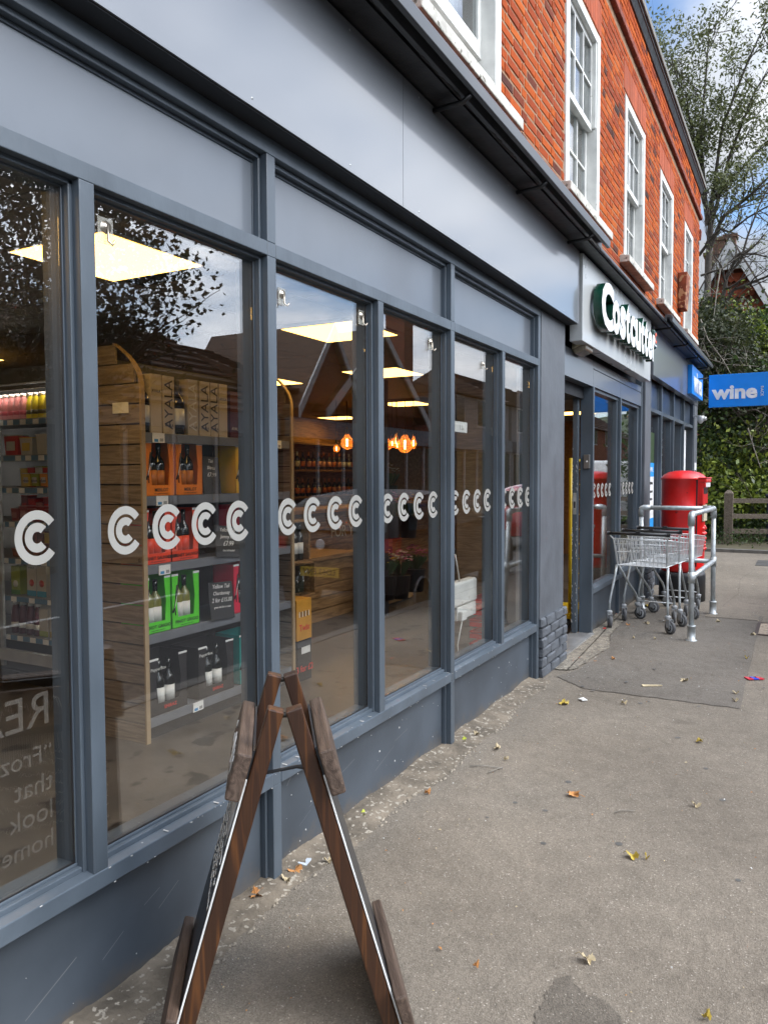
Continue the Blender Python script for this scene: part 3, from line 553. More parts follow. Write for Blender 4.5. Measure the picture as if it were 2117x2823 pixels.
text('WINE', (0, -.003, .84), .09, WSIGN, p); text('OPENING', (0, -.003, .66), .05, BLACKCARD, p)
for k in range(3): text(['MON 8-10', 'SAT 8-10', 'SUN 9-9'][k], (0, -.003, .55-.1*k), .045, BLACKCARD, p)
p = poster('window_poster', 'plain white poster with small grey print in the last wine window', 13.30, 14.0, .9, 2.24, [])
text('NOTICE', (0, -.003, .35), .09, flat('grey_ink', (.3, .3, .32)), p); text('OPEN DAILY', (0, -.003, .2), .07, MATS['grey_ink'], p)
P3 = thing('pillar', 'grey painted corner pillar at the far end of the wine shop', 'pillar', (14.58, 0, 0)); MB().box(-.22, .22, -.01, .4, 0, 2.70).obj('shaft', GP, P3)
p = poster('wall_notice', 'white notice fixed to the far corner pillar', 14.46, 14.74, .95, 1.70, [], y=-.012); text('NOTICE', (0, -.003, .60), .06, BLACKCARD, p); text('8-10', (0, -.003, .38), .07, BLACKCARD, p)
for k, (a, b) in enumerate(((11.05, 11.95), (12.15, 13.05))):
    t = thing('window_blind', ['white louvre rack seen through the second wine pane', 'white louvre rack seen through the third wine pane'][k], 'blind', (a, .35, 1.45))
    for i in range(7): MB().lathe([(.045, 0), (.045, b-a)], (0, 0, i*.12), 10, axis='X').obj('roll', WHITE, t)
# blue projecting box sign, flat wine letters
WB = thing('shop_sign', 'small blue box sign reading wines on the corner of the wine shop fascia', 'sign', (0, 0, 0))
MB().box(12.81, 14.25, -.152, -.086, 2.745, 3.19).obj('sign_box', BLUE, WB, bevel=.004)
text('wines', (13.52, -.156, 2.95), .46, WSIGN, WB, off=.014, ext=.004)
WG = thing('hanging_sign', 'bright blue hanging sign reading wine rack projecting over the pavement', 'sign', (13.60, 0, 0))
MB().box(-.04, .04, -1.36, -.316, 2.575, 3.095).obj('sign_panel', BLUE, WG, bevel=.004)
MB().tube([(0, -.0, 3.05), (0, -.33, 3.05)], .012).obj('bracket', BLACKP, WG)
text('wine', (-.043, -.70, 2.80), .30, WSIGN, WG, rot=RL, off=.012, sx=1.12, ext=.002); text('RACK', (-.043, -1.09, 2.80), .062, WSIGN, WG, rot=(PI/2, PI/2, -PI/2), ext=.002)
CM = thing('security_camera', 'white dome security camera on the far corner under the fascia', 'camera', (14.30, -.06, 2.46)); CM.scale = (.62, .62, .62)
MB().lathe([(.001, .06), (.085, .06), (.09, -.02), (.07, -.10), (.03, -.15), (.001, -.155)][::-1], (0, -.10, 0), 20).box(-.05, .05, -.1, .1, .03, .075).obj('housing', WHITE, CM); MB().lathe([(.001, -.25), (.05, -.245), (.06, -.20), (.06, -.1)], (0, 0, -.02), 16, axis='Y').obj('dome', WHITE, CM); MB().lathe([(.035, -.262), (.035, -.246)], (0, 0, -.02), 12, axis='Y').obj('camera_lens', BLACKP, CM)
# ================================================================== BRICK BUILDING
BB = thing('brick_building', 'two storey red brick building with white sash windows above the shops', 'building', (0, 0, 0))
XE = 14.80; WZ0, WZ1 = 3.74, 5.40
wins = [(-2.1, -.95), (.65, 1.8), (3.48, 4.61), (6.08, 7.20), (8.33, 9.44), (10.55, 11.66), (12.86, 13.84)]
core = MB(); ZB, ZT = 3.30, 6.41
prev = -3.0
for a, b in wins:
    core.box(prev, a, 0.0045, .30, ZB, ZT); core.box(a, b, 0.0045, .30, ZB, WZ0); core.box(a, b, .0045, .30, WZ1, ZT); prev = b
core.box(prev, XE-.02, .0045, .30, ZB, ZT); core.box(XE-.3, XE-.012, .30, 8, 0.0, ZT); core.box(-3, XE, .4, .5, 2.7, 3.3)
core.obj('wall', MORT, BB)
box('roof', -3, XE, .3, 8, 6.36, 6.5, LEADM, BB)
bl = [rough_brick(.215, .065, .05, .0022, s) for s in range(4)]; bh = [rough_brick(.1025, .065, .05, .0022, s+20) for s in range(4)]
for me in bl+bh: me.materials.append(BR1)
courses = []; big = []
nb = 0
for r in range(int((5.92-3.42)/.075)):
    z = 3.44+r*.075; x = -3.0+(0 if r % 2 else .056); k = 0
    while x < XE-.05:
        w = .215 if (k % 2 == 0) else .1025
        if r % 4 == 3: w = .215
        x1 = min(x+w, XE)
        segs = [(x, x1)]
        if WZ0-.04 < z < WZ1+.33 and True:
            top = z > WZ1
            ns = []
            for (a, b) in segs:
                cut = False
                for wa, wb in wins:
                    if top: wa -= .062; wb += .06
                    if b <= wa or a >= wb: continue
                    cut = True
                    if a < wa-.03: ns.append((a, wa-.004))
                    if b > wb+.03: ns.append((wb+.004, b))
                if not cut: ns.append((a, b))
            segs = ns
        for (a, b) in segs: courses.append((a, b, z, z+.001))
        x = x1+.010; k += 1
cand = sorted([c for c in courses if 4.62 < c[0] < 14 and c[3]], key=lambda c: math.hypot(c[0], c[2]-1.5))
single = set(cand[:296]); NB = 0
rest = []
for c in courses:
    a, b, z, _ = c
    if c in single:
        me = random.choice(bl if b-a > .15 else bh); base = .215 if b-a > .15 else .1025
        o = link(me, 'brick', BB, ((a+b)/2, .0245+random.uniform(-.002, .002), z)); o.scale = ((b-a)/base, 1, 1)
    elif b > 2.0: rest.append(c)
def joined(boxes, name, m, parent, y=.0, dpt=.05):
    # boxes: (x0,x1,z0,z1,y)
    n = len(boxes); B = np.array(boxes); r = RNG; ch = 0.006
    V = np.zeros((n, 12, 3))
    x0, x1, z0, z1, yy = B.T; cx = [x0+ch, x1-ch, x1-ch, x0+ch, x0, x1, x1, x0]; cz = [z0+ch, z0+ch, z1-ch, z1-ch, z0, z0, z1, z1]
    for i in range(8):
        V[:, i, 0] = cx[i]; V[:, i, 2] = cz[i]; V[:, i, 1] = yy+(0 if i < 4 else ch)
    for i in range(4): V[:, 8+i] = V[:, 4+i]; V[:, 8+i, 1] = yy+dpt
    V[:, :8] += r.uniform(-.0018, .0018, (n, 8, 3))
    F = np.array([(0, 1, 2, 3), (4, 5, 1, 0), (5, 6, 2, 1), (6, 7, 3, 2), (7, 4, 0, 3), (8, 9, 5, 4), (9, 10, 6, 5), (10, 11, 7, 6), (11, 8, 4, 7)])
    faces = (F[None]+np.arange(n)[:, None, None]*12).reshape(-1, 4)
    me = bpy.data.meshes.new(name); me.from_pydata(V.reshape(-1, 3).tolist(), [], faces.tolist()); me.materials.append(m)
    at = me.attributes.new('rnd', 'FLOAT', 'FACE'); at.data.foreach_set('value', np.repeat(r.random(n), 9)); me.update()
    return link(me, name, parent, kind='stuff')
bx = [(a, b, z-.0325, z+.0325, -.002+random.uniform(0, .003)) for a, b, z, _ in rest]
joined(bx, 'bricks_beyond', BR2, BB)
# soldier arches over the windows, string course, upper courses, coping
arch = []
for wa, wb in wins[1:]:
    x = wa-.06
    while x < wb+.05:
        arch.append((x, x+.058, WZ1+.04, WZ1+.325, -.004)); x += .062
o = joined(arch, 'arch_bricks', mat('rubbed_brick', (.35, .072, .024), .9, .12, 20, bump=.3, attr='rnd', rand=.18), BB)
st = []
for r in range(1):
    x = 2.0+(.11 if r else 0)
    while x < XE+.02: st.append((x, x+.215, 5.955, 6.02, -.045)); x += .225
joined(st, 'string_course', mat('dark_red_shadow_brick', (.20, .045, .025), .9, .2, 20, bump=.3, attr='rnd', rand=.3), BB, dpt=.09)  # dark red puts the course's shadow line into the brick colour
up = []
for r in range(5):
    x = 2.0+(.06 if r % 2 else 0); k = 0
    while x < XE: w = .215 if (k+r) % 2 else .1025; up.append((x, x+w, 6.032+r*.075, 6.097+r*.075, -.006)); x += w+.01; k += 1
joined(up, 'parapet_bricks', BR2, BB)

MB().hexa([(-3, -.02, 6.41), (XE+.01, -.02, 6.41), (XE+.01, .3, 6.41), (-3, .3, 6.41), (-3, -.06, 6.47), (XE+.03, -.06, 6.47), (XE+.03, .3, 6.47), (-3, .3, 6.47)]).box(-3, XE+.04, -.07, .3, 6.47, 6.50).obj('parapet_cornice', LEADM, BB)  # black colour stands in for the shade below the coping
MB().box(-3, XE+.06, -.095, .32, 6.50, 6.57).obj('coping', mat('coping_stone', (.17, .16, .14), .8, .25, 6, bump=.3), BB, bevel=.008)
sd_ = []
y = .0; r = 0
MB().hexa([(XE-.01, -.02, 5.68), (XE+.14, -.02, 5.68), (XE+.14, .25, 5.68), (XE-.01, .25, 5.68), (XE-.01, -.02, 5.62), (XE+.05, -.02, 5.62), (XE+.05, .25, 5.62), (XE-.01, .25, 5.62)][4:]+[(XE-.01, -.02, 5.80), (XE+.16, -.02, 5.80), (XE+.16, .25, 5.80), (XE-.01, .25, 5.80)]).obj('corbel', MATS['dark_red_shadow_brick'], BB)
# sash windows
CURT = mat('net_curtain', (.62, .63, .64), .8, .10, 5, stretch=(14, 1, .6))
def sash(a, b, idx):
    w = b-a; t = MB(); parts = {}
    F = MB().box(0, .10, -.012, .12, 0, 1.66).box(w-.10, w, -.012, .12, 0, 1.66).box(.10, w-.10, -.008, .12, 1.58, 1.66).box(.10, w-.10, -.008, .12, 0, .05)
    fr = F.obj('window', WHITE, BB, (a, .0, WZ0), bevel=.004)
    mid = .84
    U = MB().box(.10, .145, .035, .075, mid-.02, 1.58).box(w-.145, w-.10, .035, .075, mid-.02, 1.58).box(.145, w-.145, .035, .075, 1.535, 1.58).box(.145, w-.145, .035, .08, mid-.025, mid+.03)
    U.box(.10, .125, .0, .035, mid, 1.58).box(w-.125, w-.10, .0, .035, mid, 1.58)
    iw = w-.29
    if idx == 2: cols = 1
    else: cols = 3
    for c in range(1, cols): U.box(.145+iw*c/cols-.010, .145+iw*c/cols+.010, .035, .070, mid+.03, 1.535)
    if idx != 2: U.box(.145, w-.145, .037, .068, (mid+1.565)/2-.009, (mid+1.565)/2+.011)
    U.obj('upper_sash', WHITE, fr, bevel=.002)
    lo = .0 if idx != 2 else .22
    Lw = MB().box(.10, .15, .08, .115, .05+lo, mid+.03).box(w-.15, w-.10, .08, .115, .05+lo, mid+.03).box(.15, w-.15, .08, .115, .05+lo, .14+lo).box(.15, w-.15, .078, .115, mid-.01, mid+.03)
    if idx != 2:
        for c in range(1, 3): Lw.box(.145+iw*c/3-.010, .145+iw*c/3+.010, .082, .112, .14, mid-.01)
        Lw.box(.15, w-.15, .084, .110, .47, .49)
    Lw.obj('lower_sash', WHITE, fr, bevel=.002)
    MB().box(.145, w-.145, .052, .056, mid+.03, 1.535).box(.15, w-.15, .097, .101, .14+lo, mid-.01).obj('pane', GLASS2, fr)
    # curtain folds
    xs = np.linspace(.06, w-.06, 60); vs = []
    for x in xs:
        yy = .24+.014*math.sin(x*70+idx)+.008*math.sin(x*31); vs += [(x, yy, .0), (x, yy, 1.66)]
    MB().add(vs, [(2*i, 2*i+2, 2*i+3, 2*i+1) for i in range(59)], 0, True).obj('curtain', CURT, fr)
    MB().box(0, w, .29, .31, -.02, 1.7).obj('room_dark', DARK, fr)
    s = MB().hexa([(-.17, -.10, -.085), (w+.17, -.10, -.085), (w+.17, .10, -.085), (-.17, .10, -.085), (-.17, -.10, -.015), (w+.17, -.10, -.015), (w+.17, .10, .01), (-.17, .10, .01)])
    s.obj('window_sill', OFFW, fr, bevel=.008)
for i, (a, b) in enumerate(wins):
    if i >= 1: sash(a, b, i)
AB = thing('alarm_box', 'rusty brown alarm box on the wall between the last two windows', 'alarm box', (12.40, -.004, 3.95))
MB().hexa([(-.16, -.10, 0), (.16, -.10, 0), (.16, 0, 0), (-.16, 0, 0), (-.19, -.13, .52), (.19, -.13, .52), (.19, 0, .52), (-.19, 0, .52)]).obj('case', mat('rust', (.20, .05, .02), .85, .4, 7, speck=((.42, .24, .12), .55), spscale=12, bump=.4), AB, bevel=.01)
# ================================================================== SHOP INTERIOR
FLM = mat('vinyl_floor', (.085, .075, .065), .35, .25, 3, speck=((.02, .016, .014), .6), spscale=5)
setp(MB().box(-2, 14.7, .10, 7.5, -.05, 0.0).obj('floor', FLM), kind='structure')
WALLM = mat('shop_wall', (.62, .60, .57), .8)
setp(MB().box(-2, 14.7, 7.5, 7.6, 0, 2.6).box(14.6, 14.7, .16, 7.5, 0, 2.6).box(-2.1, -2, .16, 7.5, 0, 2.6).obj('wall', WALLM), kind='structure')
CE = setp(MB().box(-2, 14.7, .12, 7.5, 2.512, 2.56).obj('ceiling', mat('tile_gap', (.03, .03, .03), .8)), kind='structure')
tile = MB().box(-.296, .296, -.296, .296, 0, .008).mesh('ceiling_tile', [mat('ceiling_tile', (.24, .215, .19), .7, .05, 30)])
LEDM = mat('led_panel', (1.0, .57, .14), .5, 0, emit=4.4)
lights = [(2.55, 1.12), (4.61, 1.15), (6.65, 1.92), (6.65, 3.35), (9.65, 3.2), (11.45, 5.35), (1.0, 3.2), (4.0, 4.6), (9.0, 5.2), (12.5, 1.6), (0.5, 1.12), (-1.5, 1.12)]  # last two panels are unseen, added to brighten the shop
gx = [-1.45+.6*i for i in range(27)]; gy = [.52+.6*i for i in range(12)]
snap = {}
for lx, ly in lights:
    bx_ = min(gx, key=lambda q: abs(q-lx)); by_ = min(gy, key=lambda q: abs(q-ly)); snap[(bx_, by_)] = (lx, ly)
cnt = 0
for x in gx:
    for y in gy:
        if (x, y) in snap: continue
        if x > 0 and cnt < 290: link(tile, 'ceiling_tile', CE, (x, y, 2.503)); cnt += 1
for i, (lx, ly) in enumerate(lights):
    lab = ['large warm square ceiling light nearest the window above the slatted shelf end', 'warm square ceiling light above the boxes in the third pane', 'warm square ceiling light behind the fourth pane, middle distance', 'ceiling light deeper in the shop behind the dark shelf end',
           'ceiling light in front of the amber bulbs', 'farthest ceiling light above the bar shelves', 'ceiling light above the chilled cabinet', 'ceiling light in the middle aisle', 'ceiling light over the back counter', 'ceiling light inside the entrance', 'added unseen ceiling light at the left end of the shop near the window', 'added unseen ceiling light, leftmost of the window row'][i]
    t = thing('ceiling_light', lab, 'ceiling light', (lx, ly, 2.490), group='square ceiling lights'); MB().box(-.30, .30, -.30, .30, 0, .012).obj('frame', WHITE, t); MB().box(-.29, .29, -.29, .29, -.003, -.001).obj('diffuser', LEDM, t)
MB_ = MB().lathe([(.001, -.05), (.10, -.045), (.15, 0), (.001, .001)], (0, 0, 0), 24)
setp(MB_.obj('round_ceiling_light', mat('unlit_dome', (.3, .27, .2), .4), None, (2.25, 1.95, 2.50)), label='round unlit ceiling light behind the first big square light', cat='ceiling light')
# slatted end panels
def slat_panel(X, ya, yb, label):
    t = thing('slatted_end_panel', label, 'shelf end', (X, ya, 0)); n = 20; hh = 2.24/n
    for i in range(n):
        z0 = i*hh; z1 = z0+hh-.008; y0 = 0.0; zc = z1
        if z1 > 2.0: y0 = .20*((z1-2.0)/.24)**2.2
        if y0 > .6: continue
        MB().box(0, .018, y0, yb-ya, z0, z1).obj('slat', OAKP, t, bevel=.0015)
    MB().box(.018, .022, .02, yb-ya, 0, 2.0).obj('backing', BLACKCARD, t)
    pts = [(-.004, -.004, 0), (-.004, -.004, 1.95)]+[(-.004, .20*(k/8)**2.2-.004, 1.98+.26*k/8) for k in range(9)]
    vs = []; 
    for p in pts: vs += [(p[0], p[1]-.008, p[2]), (.026, p[1]-.008, p[2]), (.026, p[1]+.004, p[2]), (p[0], p[1]+.004, p[2])]
    MB().add(vs, [(4*i+j, 4*i+(j+1) % 4, 4*i+4+(j+1) % 4, 4*i+4+j) for i in range(len(pts)-1) for j in range(4)]).obj('edge_trim', mat('pale_ply', (.36, .26, .15), .6), t)
    return t
slat_panel(3.11, 1.52, 2.12, 'brown slatted shelf end panel with curved top behind the second pane')
slat_panel(4.52, 1.52, 2.12, 'narrow edge of a second slatted shelf end behind the third pane')
sp = thing('leaflet', 'small framed card hung on the slatted shelf end', 'card', (3.105, 1.66, 1.88)); MB().box(-.004, 0, -.06, .06, -.03, .03).obj('card_face', PAPER, sp)
SU = thing('wine_shelving', 'dark grey shelf unit of boxed wines behind the window', 'shelf', (3.14, 1.54, 0))
levels = [.13, .605, .998, 1.385, 1.74]; LW_ = 1.37
MB().box(0, LW_, .42, .45, 0, 2.2).box(0, LW_, .02, .42, 0, .08).obj('back_panel', BOXK, SU)
for z in levels: MB().box(0, LW_, -.005, .42, z-.028, z).box(0, LW_, -.022, -.006, z-.05, z+.003).obj('shelf_board', SHELFM, SU, bevel=.002)
for (x, z) in [(.10, 1.735), (.12, 1.38), (.13, .985), (.39, .125), (.95, 1.38), (1.22, 1.735), (.92, .985)]:
    MB().box(-.045, .045, -.004, 0, -.035, .02).box(-.035, -.005, -.0045, -.004, -.03, -.014, 1).box(.008, .035, -.0045, -.004, -.028, -.010, 2).obj('price_tag', [PAPER, flat('tag_blue', (.05, .25, .5)), flat('tag_grey', (.3, .3, .3))], SU, (x, -.024, z-.012))
def bottle_mesh(r, h, m, lab, cap=None, neck=.35):
    mb = MB(); pr = [(.001, 0), (r*.95, 0), (r, .008), (r, h*.58), (r*.85, h*.66), (r*neck, h*.76), (r*neck, h*.985), (r*neck*.9, h), (.001, h)]
    mb.lathe(pr, n=12); mb.lathe([(r*1.01, h*.18), (r*1.01, h*.48)], n=12, mi=1); mb.lathe([(r*neck*1.12, h*.78), (r*neck*1.12, h*1.003)], n=10, mi=2)
    return mb.mesh('bottle', [m, lab, cap or m])
LBLK = flat('label_black', (.02, .02, .02)); LWHT = flat('label_white', (.7, .7, .66)); LORG = flat('label_orange', (.5, .15, .02))
CARTON = {}
def carton(x, z, w, h, dep, col, name, tcol, bm, label, ink=BOXK, hand=True, dk=BOXK, y=1.535, small=None):
    t = thing('wine_carton', label, 'carton', (x, y, z), group='wine cartons on the shelves'); fz = .20*h; th = .004
    wb, wt = w*.62, w*.62; x0 = w*.19; zt = h*.72+fz*.3
    mb = MB(); mb.box(0, w, dep-th, dep, 0, h).box(0, th, 0, dep, 0, h).box(w-th, w, 0, dep, 0, h).box(0, w, 0, dep, 0, th).box(0, w, 0, th, 0, fz)
    mb.add([(0, 0, fz), (x0*1.15, 0, fz), (x0*.9, 0, h*.55), (x0*1.25, 0, h), (0, 0, h)], [(0, 1, 2, 3, 4)]); mb.add([(w, 0, fz), (w-x0*1.15, 0, fz), (w-x0*.9, 0, h*.55), (w-x0*1.25, 0, h), (w, 0, h)], [(4, 3, 2, 1, 0)])
    mb.obj('carton_board', col, t)
    MB().box(0, x0*1.2, -.0012, 0, h-.012, h).box(w-x0*1.2, w, -.0012, 0, h-.012, h).obj('white_edge', PAPER, t)
    if hand:  # black curved stripe with white flecks on the left wing
        pts = [(x0*(.95-.8*(k/7)**1.5), -.002, h*(.80-.5*k/7)) for k in range(8)]; MB().tube(pts, [.004+.003*math.sin(k) for k in range(8)], 5).obj('printed_stripe', BOXK, t)
        MB().tube([(p[0]+.003, -.0045, p[2]+.002) for p in pts[1:-1]], .0022, 4).obj('printed_flecks', PAPER, t)
        MB().tube([(x0*.30, -.002, h*.30), (x0*.5, -.002, h*.42), (x0*.62, -.002, h*.24)], .003, 5).obj('printed_stripe', BOXK, t)
    text(name, (w*.53, -.0015, fz*.55), fz*.42, tcol, t, ext=.0003, off=.0006, spacing=1.1)
    text(small or 'SOFT, SMOOTH AND FRUITY', (w*.53, -.0015, fz*.22), fz*.14, tcol, t, ext=.0003)
    for k in range(2):
        q = link(bm, 'bottle', None, (x+w*(.37+.27*k), y+.045, z+.005)); setp(q, label=('left' if k == 0 else 'right')+' bottle standing in the '+label, cat='bottle', group='wine bottles in cartons')
    return t
bR = bottle_mesh(.036, .295, WINEG, LBLK, WINEG); bO = bottle_mesh(.036, .295, WINEG, LORG, WINEG); bRd = bottle_mesh(.036, .295, WINEG, REDC, WINEG); bG = bottle_mesh(.036, .295, OLIVEG, LWHT, WINEG); bK = bottle_mesh(.036, .30, WINEG, LWHT, WINEG)
carton(3.155, 1.387, .228, .31, .17, ORANGE, 'MERLOT', BOXK, bO, 'left orange wine carton on the second shelf down'); carton(3.392, 1.387, .23, .31, .17, ORANGE, 'MERLOT', BOXK, bO, 'right orange wine carton on the second shelf down')
carton(3.935, 1.387, .23, .31, .17, YELC, 'SHIRAZ', BOXK, bO, 'amber yellow wine carton at the right of the second shelf')
carton(3.125, 1.0, .222, .31, .17, REDC, 'CABERNET SAUVIGNON', BOXK, bRd, 'left red wine carton on the middle shelf'); carton(3.352, 1.0, .225, .31, .17, REDC, 'CABERNET SAUVIGNON', BOXK, bRd, 'right red wine carton on the middle shelf'); carton(3.965, 1.0, .22, .31, .17, CRIM, 'JAMMY RED', BOXK, bR, 'crimson wine carton at the right end of the middle shelf', small='JAMMY AND BOLD')
carton(3.12, .607, .215, .32, .17, GREENC, 'PINOT GRIGIO', BOXK, bG, 'left bright green wine carton on the fourth shelf', small='FRESH, FRUITY AND ZESTY'); carton(3.345, .607, .232, .32, .17, GREENC, 'PINOT GRIGIO', BOXK, bG, 'right bright green wine carton on the fourth shelf', small='FRESH, FRUITY AND ZESTY'); carton(3.90, .607, .235, .32, .17, CRIM, 'RED', BOXK, bR, 'dark pink wine carton on the fourth shelf beside a slate')
REDI = flat('ink_red', (.65, .04, .03))
carton(3.16, .132, .30, .33, .22, BOXK, 'SHIRAZ', REDI, bK, 'left black wine carton on the bottom shelf', hand=False, small=' '); carton(3.56, .132, .33, .32, .22, BOXK, 'SHIRAZ', REDI, bK, 'right black wine carton on the bottom shelf', hand=False, small=' '); carton(3.95, .132, .24, .325, .2, TEALC, 'MALBEC', BOXK, bR, 'teal wine carton at the right of the bottom shelf')
for x in (3.155, 3.555): text('PepperBox', (x+.012, 1.5330, .40), .027, LWHT, None, ext=.0003, align='LEFT'); setp(COL.objects[-1], label='printed name on the %s black carton' % ('left' if x < 3.5 else 'right'), cat='lettering')
def slate(x, z, w, h, lines, label, y=1.50, tilt=.06):
    t = thing('chalk_slate', label, 'slate sign', (x, y, z), group='chalk slates'); t.rotation_euler = (-.15, tilt, 0)
    MB().box(0, w, 0, .006, 0, h).obj('slate_board', mat('slate', (.028, .03, .034), .6), t, bevel=.002)
    for i, (s, sz) in enumerate(lines): text(s, (w/2, -.001, h-.028-.043*i), sz, mat('chalk', (.72, .72, .70), .9), t, ext=.0003, shear=.3, off=.0002)
slate(3.70, .998, .235, .20, [('Yellow Tail', .034), ('Jammy Red', .032), ('£7.99', .044), ('ripe, full bodied', .018)], 'chalk slate with 7.99 price on the middle shelf', tilt=.1)
slate(3.645, .607, .225, .235, [('Yellow Tail', .036), ('Chardonnay', .032), ('2 for £15.00', .038), ('great with fish or salad', .017)], 'chalk slate with 2 for 15.00 on the fourth shelf')
slate(3.62, 1.387, .16, .24, [('Tail', .03), ('Shiraz', .03), ('£7.99', .036)], 'tall chalk slate between orange and amber cartons', y=1.52)
for i, (x, w, d) in enumerate([(3.22, .085, 0), (3.318, .09, 1), (3.52, .088, 2), (3.625, .09, 1), (3.722, .07, 1), (3.80, .08, 0)]):
    t = thing('champagne_box', ['leftmost tall taupe gift box on the top shelf', 'taupe gift box with large vertical name, second from left', 'taupe gift box with slanting pale name on the top shelf', 'taupe gift box with dark vertical name, fourth from left', 'narrow taupe gift box with dark name, fifth from left', 'plain taupe gift box at the right of the row'][i], 'gift box', (x, 1.55, 1.742), group='taupe gift boxes on the top shelf')
    MB().box(0, w, 0, .09, 0, .335).obj('box_body', CREAMB, t, bevel=.002)
    if d: text('AYALA', (w/2, -.001, .17), .092, BLACKCARD if d == 1 else LWHT, t, rot=(PI/2, -PI/2, 0), ext=.0004)
    text('AYALA', (w/2, -.001, .05 if d != 0 else .24), .022, BLACKCARD, t, ext=.0004)
bA = bottle_mesh(.045, .32, WINEG, LWHT, flat('foil', (.15, .14, .12)))
for i, x in enumerate((3.18, 3.46)): setp(link(bA, 'bottle', None, (x, 1.58, 1.742)), label=['dark champagne bottle left of the gift boxes', 'dark champagne bottle between the gift boxes'][i], cat='bottle', group='champagne bottles')
for i, x in enumerate((3.91, 4.03, 4.15)):
    t = thing('champagne_box', ['dark red tall gift box right of the taupe boxes', 'black tall gift box beside the dark red one', 'rightmost black tall gift box'][i], 'gift box', (x, 1.55, 1.742)); MB().box(0, .10, 0, .09, 0, .30-.02*i).obj('box_body', flat('dark_red_box', (.07, .008, .012)) if i == 0 else BOXK, t); text('AYALA', (.05, -.001, .06), .025, LWHT, t, ext=.0004)
# stacked boxes beyond the second panel
def crate(name, label, x0, x1, z0, z1, m, y=1.50, dep=.3, cat='box', txt=None, tm=None, frame=None):
    t = thing(name, label, cat, (x0, y, z0)); MB().box(0, x1-x0, 0, dep, 0, z1-z0).obj('box_body', m, t, bevel=.003)
    if txt: text(txt, ((x1-x0)*.5, -.001, (z1-z0)*.3), (z1-z0)*.22, tm, t, ext=.0005, off=.001)
    return t
c = crate('snack_box', 'black snack carton at the bottom of the stack beyond the shelves', 4.56, 4.74, .0, .30, BOXK, txt='3 for £2', tm=REDI)
MB().box(.05, .16, -.0012, 0, .20, .25).obj('barcode', PAPER, c)
c = crate('snack_box', 'yellow snack carton with red print on the black carton', 4.555, 4.745, .302, .60, mat('yellow_carton', (.62, .30, .04), .6), txt='Twix', tm=REDI)
for k in range(7): MB().box(.03+.02*k, .03+.02*k+(.012 if k % 2 else .008), -.0012, 0, .17, .21).obj('barcode_bar', BOXK if k % 2 else PAPER, c)
def wine_display(x0, x1, z0, z1, label, wood_m, y=1.55):
    t = thing('wine_gift_box', label, 'gift box', (x0, y, z0)); w = x1-x0; h = z1-z0
    MB().box(0, w, .10, .11, 0, h).obj('back_print', mat('print_dark', (.03, .035, .025), .4, .9, 9), t); MB().box(0, .012, 0, .1, 0, h).box(w-.012, w, 0, .1, 0, h).box(0, w, 0, .1, 0, .012).box(0, w, 0, .1, h-.012, h).obj('frame', wood_m, t)
    return t
wine_display(4.58, 4.98, .585, .84, 'open wooden wine gift box with bottle and two glasses', OAKB, 1.62)
setp(link(bR, 'bottle', None, (4.71, 1.67, .60)), label='dark bottle lying in the open wooden gift box', cat='bottle').scale = (.8, .8, .75)
for k in range(2):
    g_ = MB().lathe([(.001, 0), (.03, 0), (.004, .006), (.004, .08), (.03, .11), (.032, .15), (.026, .19)], n=14); setp(g_.obj('wine_glass', glassmat('thin_glass', (.9, .9, .9)), None, (4.81+.08*k, 1.66, .60)), label=['left wine glass in the open gift box', 'right wine glass in the open gift box'][k], cat='glass')
wine_display(4.56, 4.82, .86, 1.17, 'dark framed bottle case stacked above the wooden gift box', OAKB, 1.56)
for k in range(3): setp(link(bK, 'bottle', None, (4.60+.07*k, 1.60, .875)), label='one of three dark bottles in the framed case', cat='bottle', group='three dark bottles in the framed case').scale = (.8, .8, .9)
# chilled cabinet on the left
CC_ = thing('chilled_cabinet', 'dark chilled drinks cabinet with lit shelves behind the first pane', 'fridge', (3.70, 3.25, 0))
MB().box(.55, .60, -.45, 1.6, 0, 2.3).box(-.02, .6, -.47, -.45, 0, 2.3).box(-.02, .6, 1.6, 1.62, 0, 2.3).obj('cabinet_body', BOXK, CC_)
MB().box(-.04, .6, -.45, 1.6, 2.16, 2.28).box(-.045, -.033, -.45, 1.6, 2.125, 2.16).obj('canopy', mat('cabinet_grey', (.20, .19, .17), .4), CC_); MB().tube([(-.06, -.45, 2.16), (-.06, 1.6, 2.16)], .008, 6).obj('canopy_trim', CHROME, CC_)
MB().box(-.06, -.02, -.45, 1.6, -.0, .08).box(-.10, -.06, -.45, 1.6, .16, .24, 1).obj('plinth', [BOXK, LGREY], CC_)
flev = [.33, .62, .90, 1.17, 1.42, 1.655, 1.915]
TB = flat('strip_blue', (.10, .22, .36))
for z in flev:
    MB().box(0, .5, -.45, 1.6, z-.02, z).box(-.012, 0, -.45, 1.6, z-.042, z+.003).obj('shelf', mat('cabinet_shelf', (.22, .23, .25), .4), CC_); MB().box(-.0135, -.0121, -.45, 1.6, z-.038, z-.004).obj('price_strip', TB, CC_)
    mb = MB(); y = -.4
    while y < 1.5: mb.box(-.0150, -.0136, y, y+.062, z-.040, z-.003); y += random.choice([.11, .14, .2])
    mb.obj('price_label', PAPER, CC_)
MB().tube([(-.05, .28, 1.38), (-.10, .28, 1.33), (-.10, .28, 1.10), (-.05, .28, 1.05)], .012, 8).box(-.05, -.03, .25, .29, .1, 2.15).obj('door_frame', STEEL, CC_)
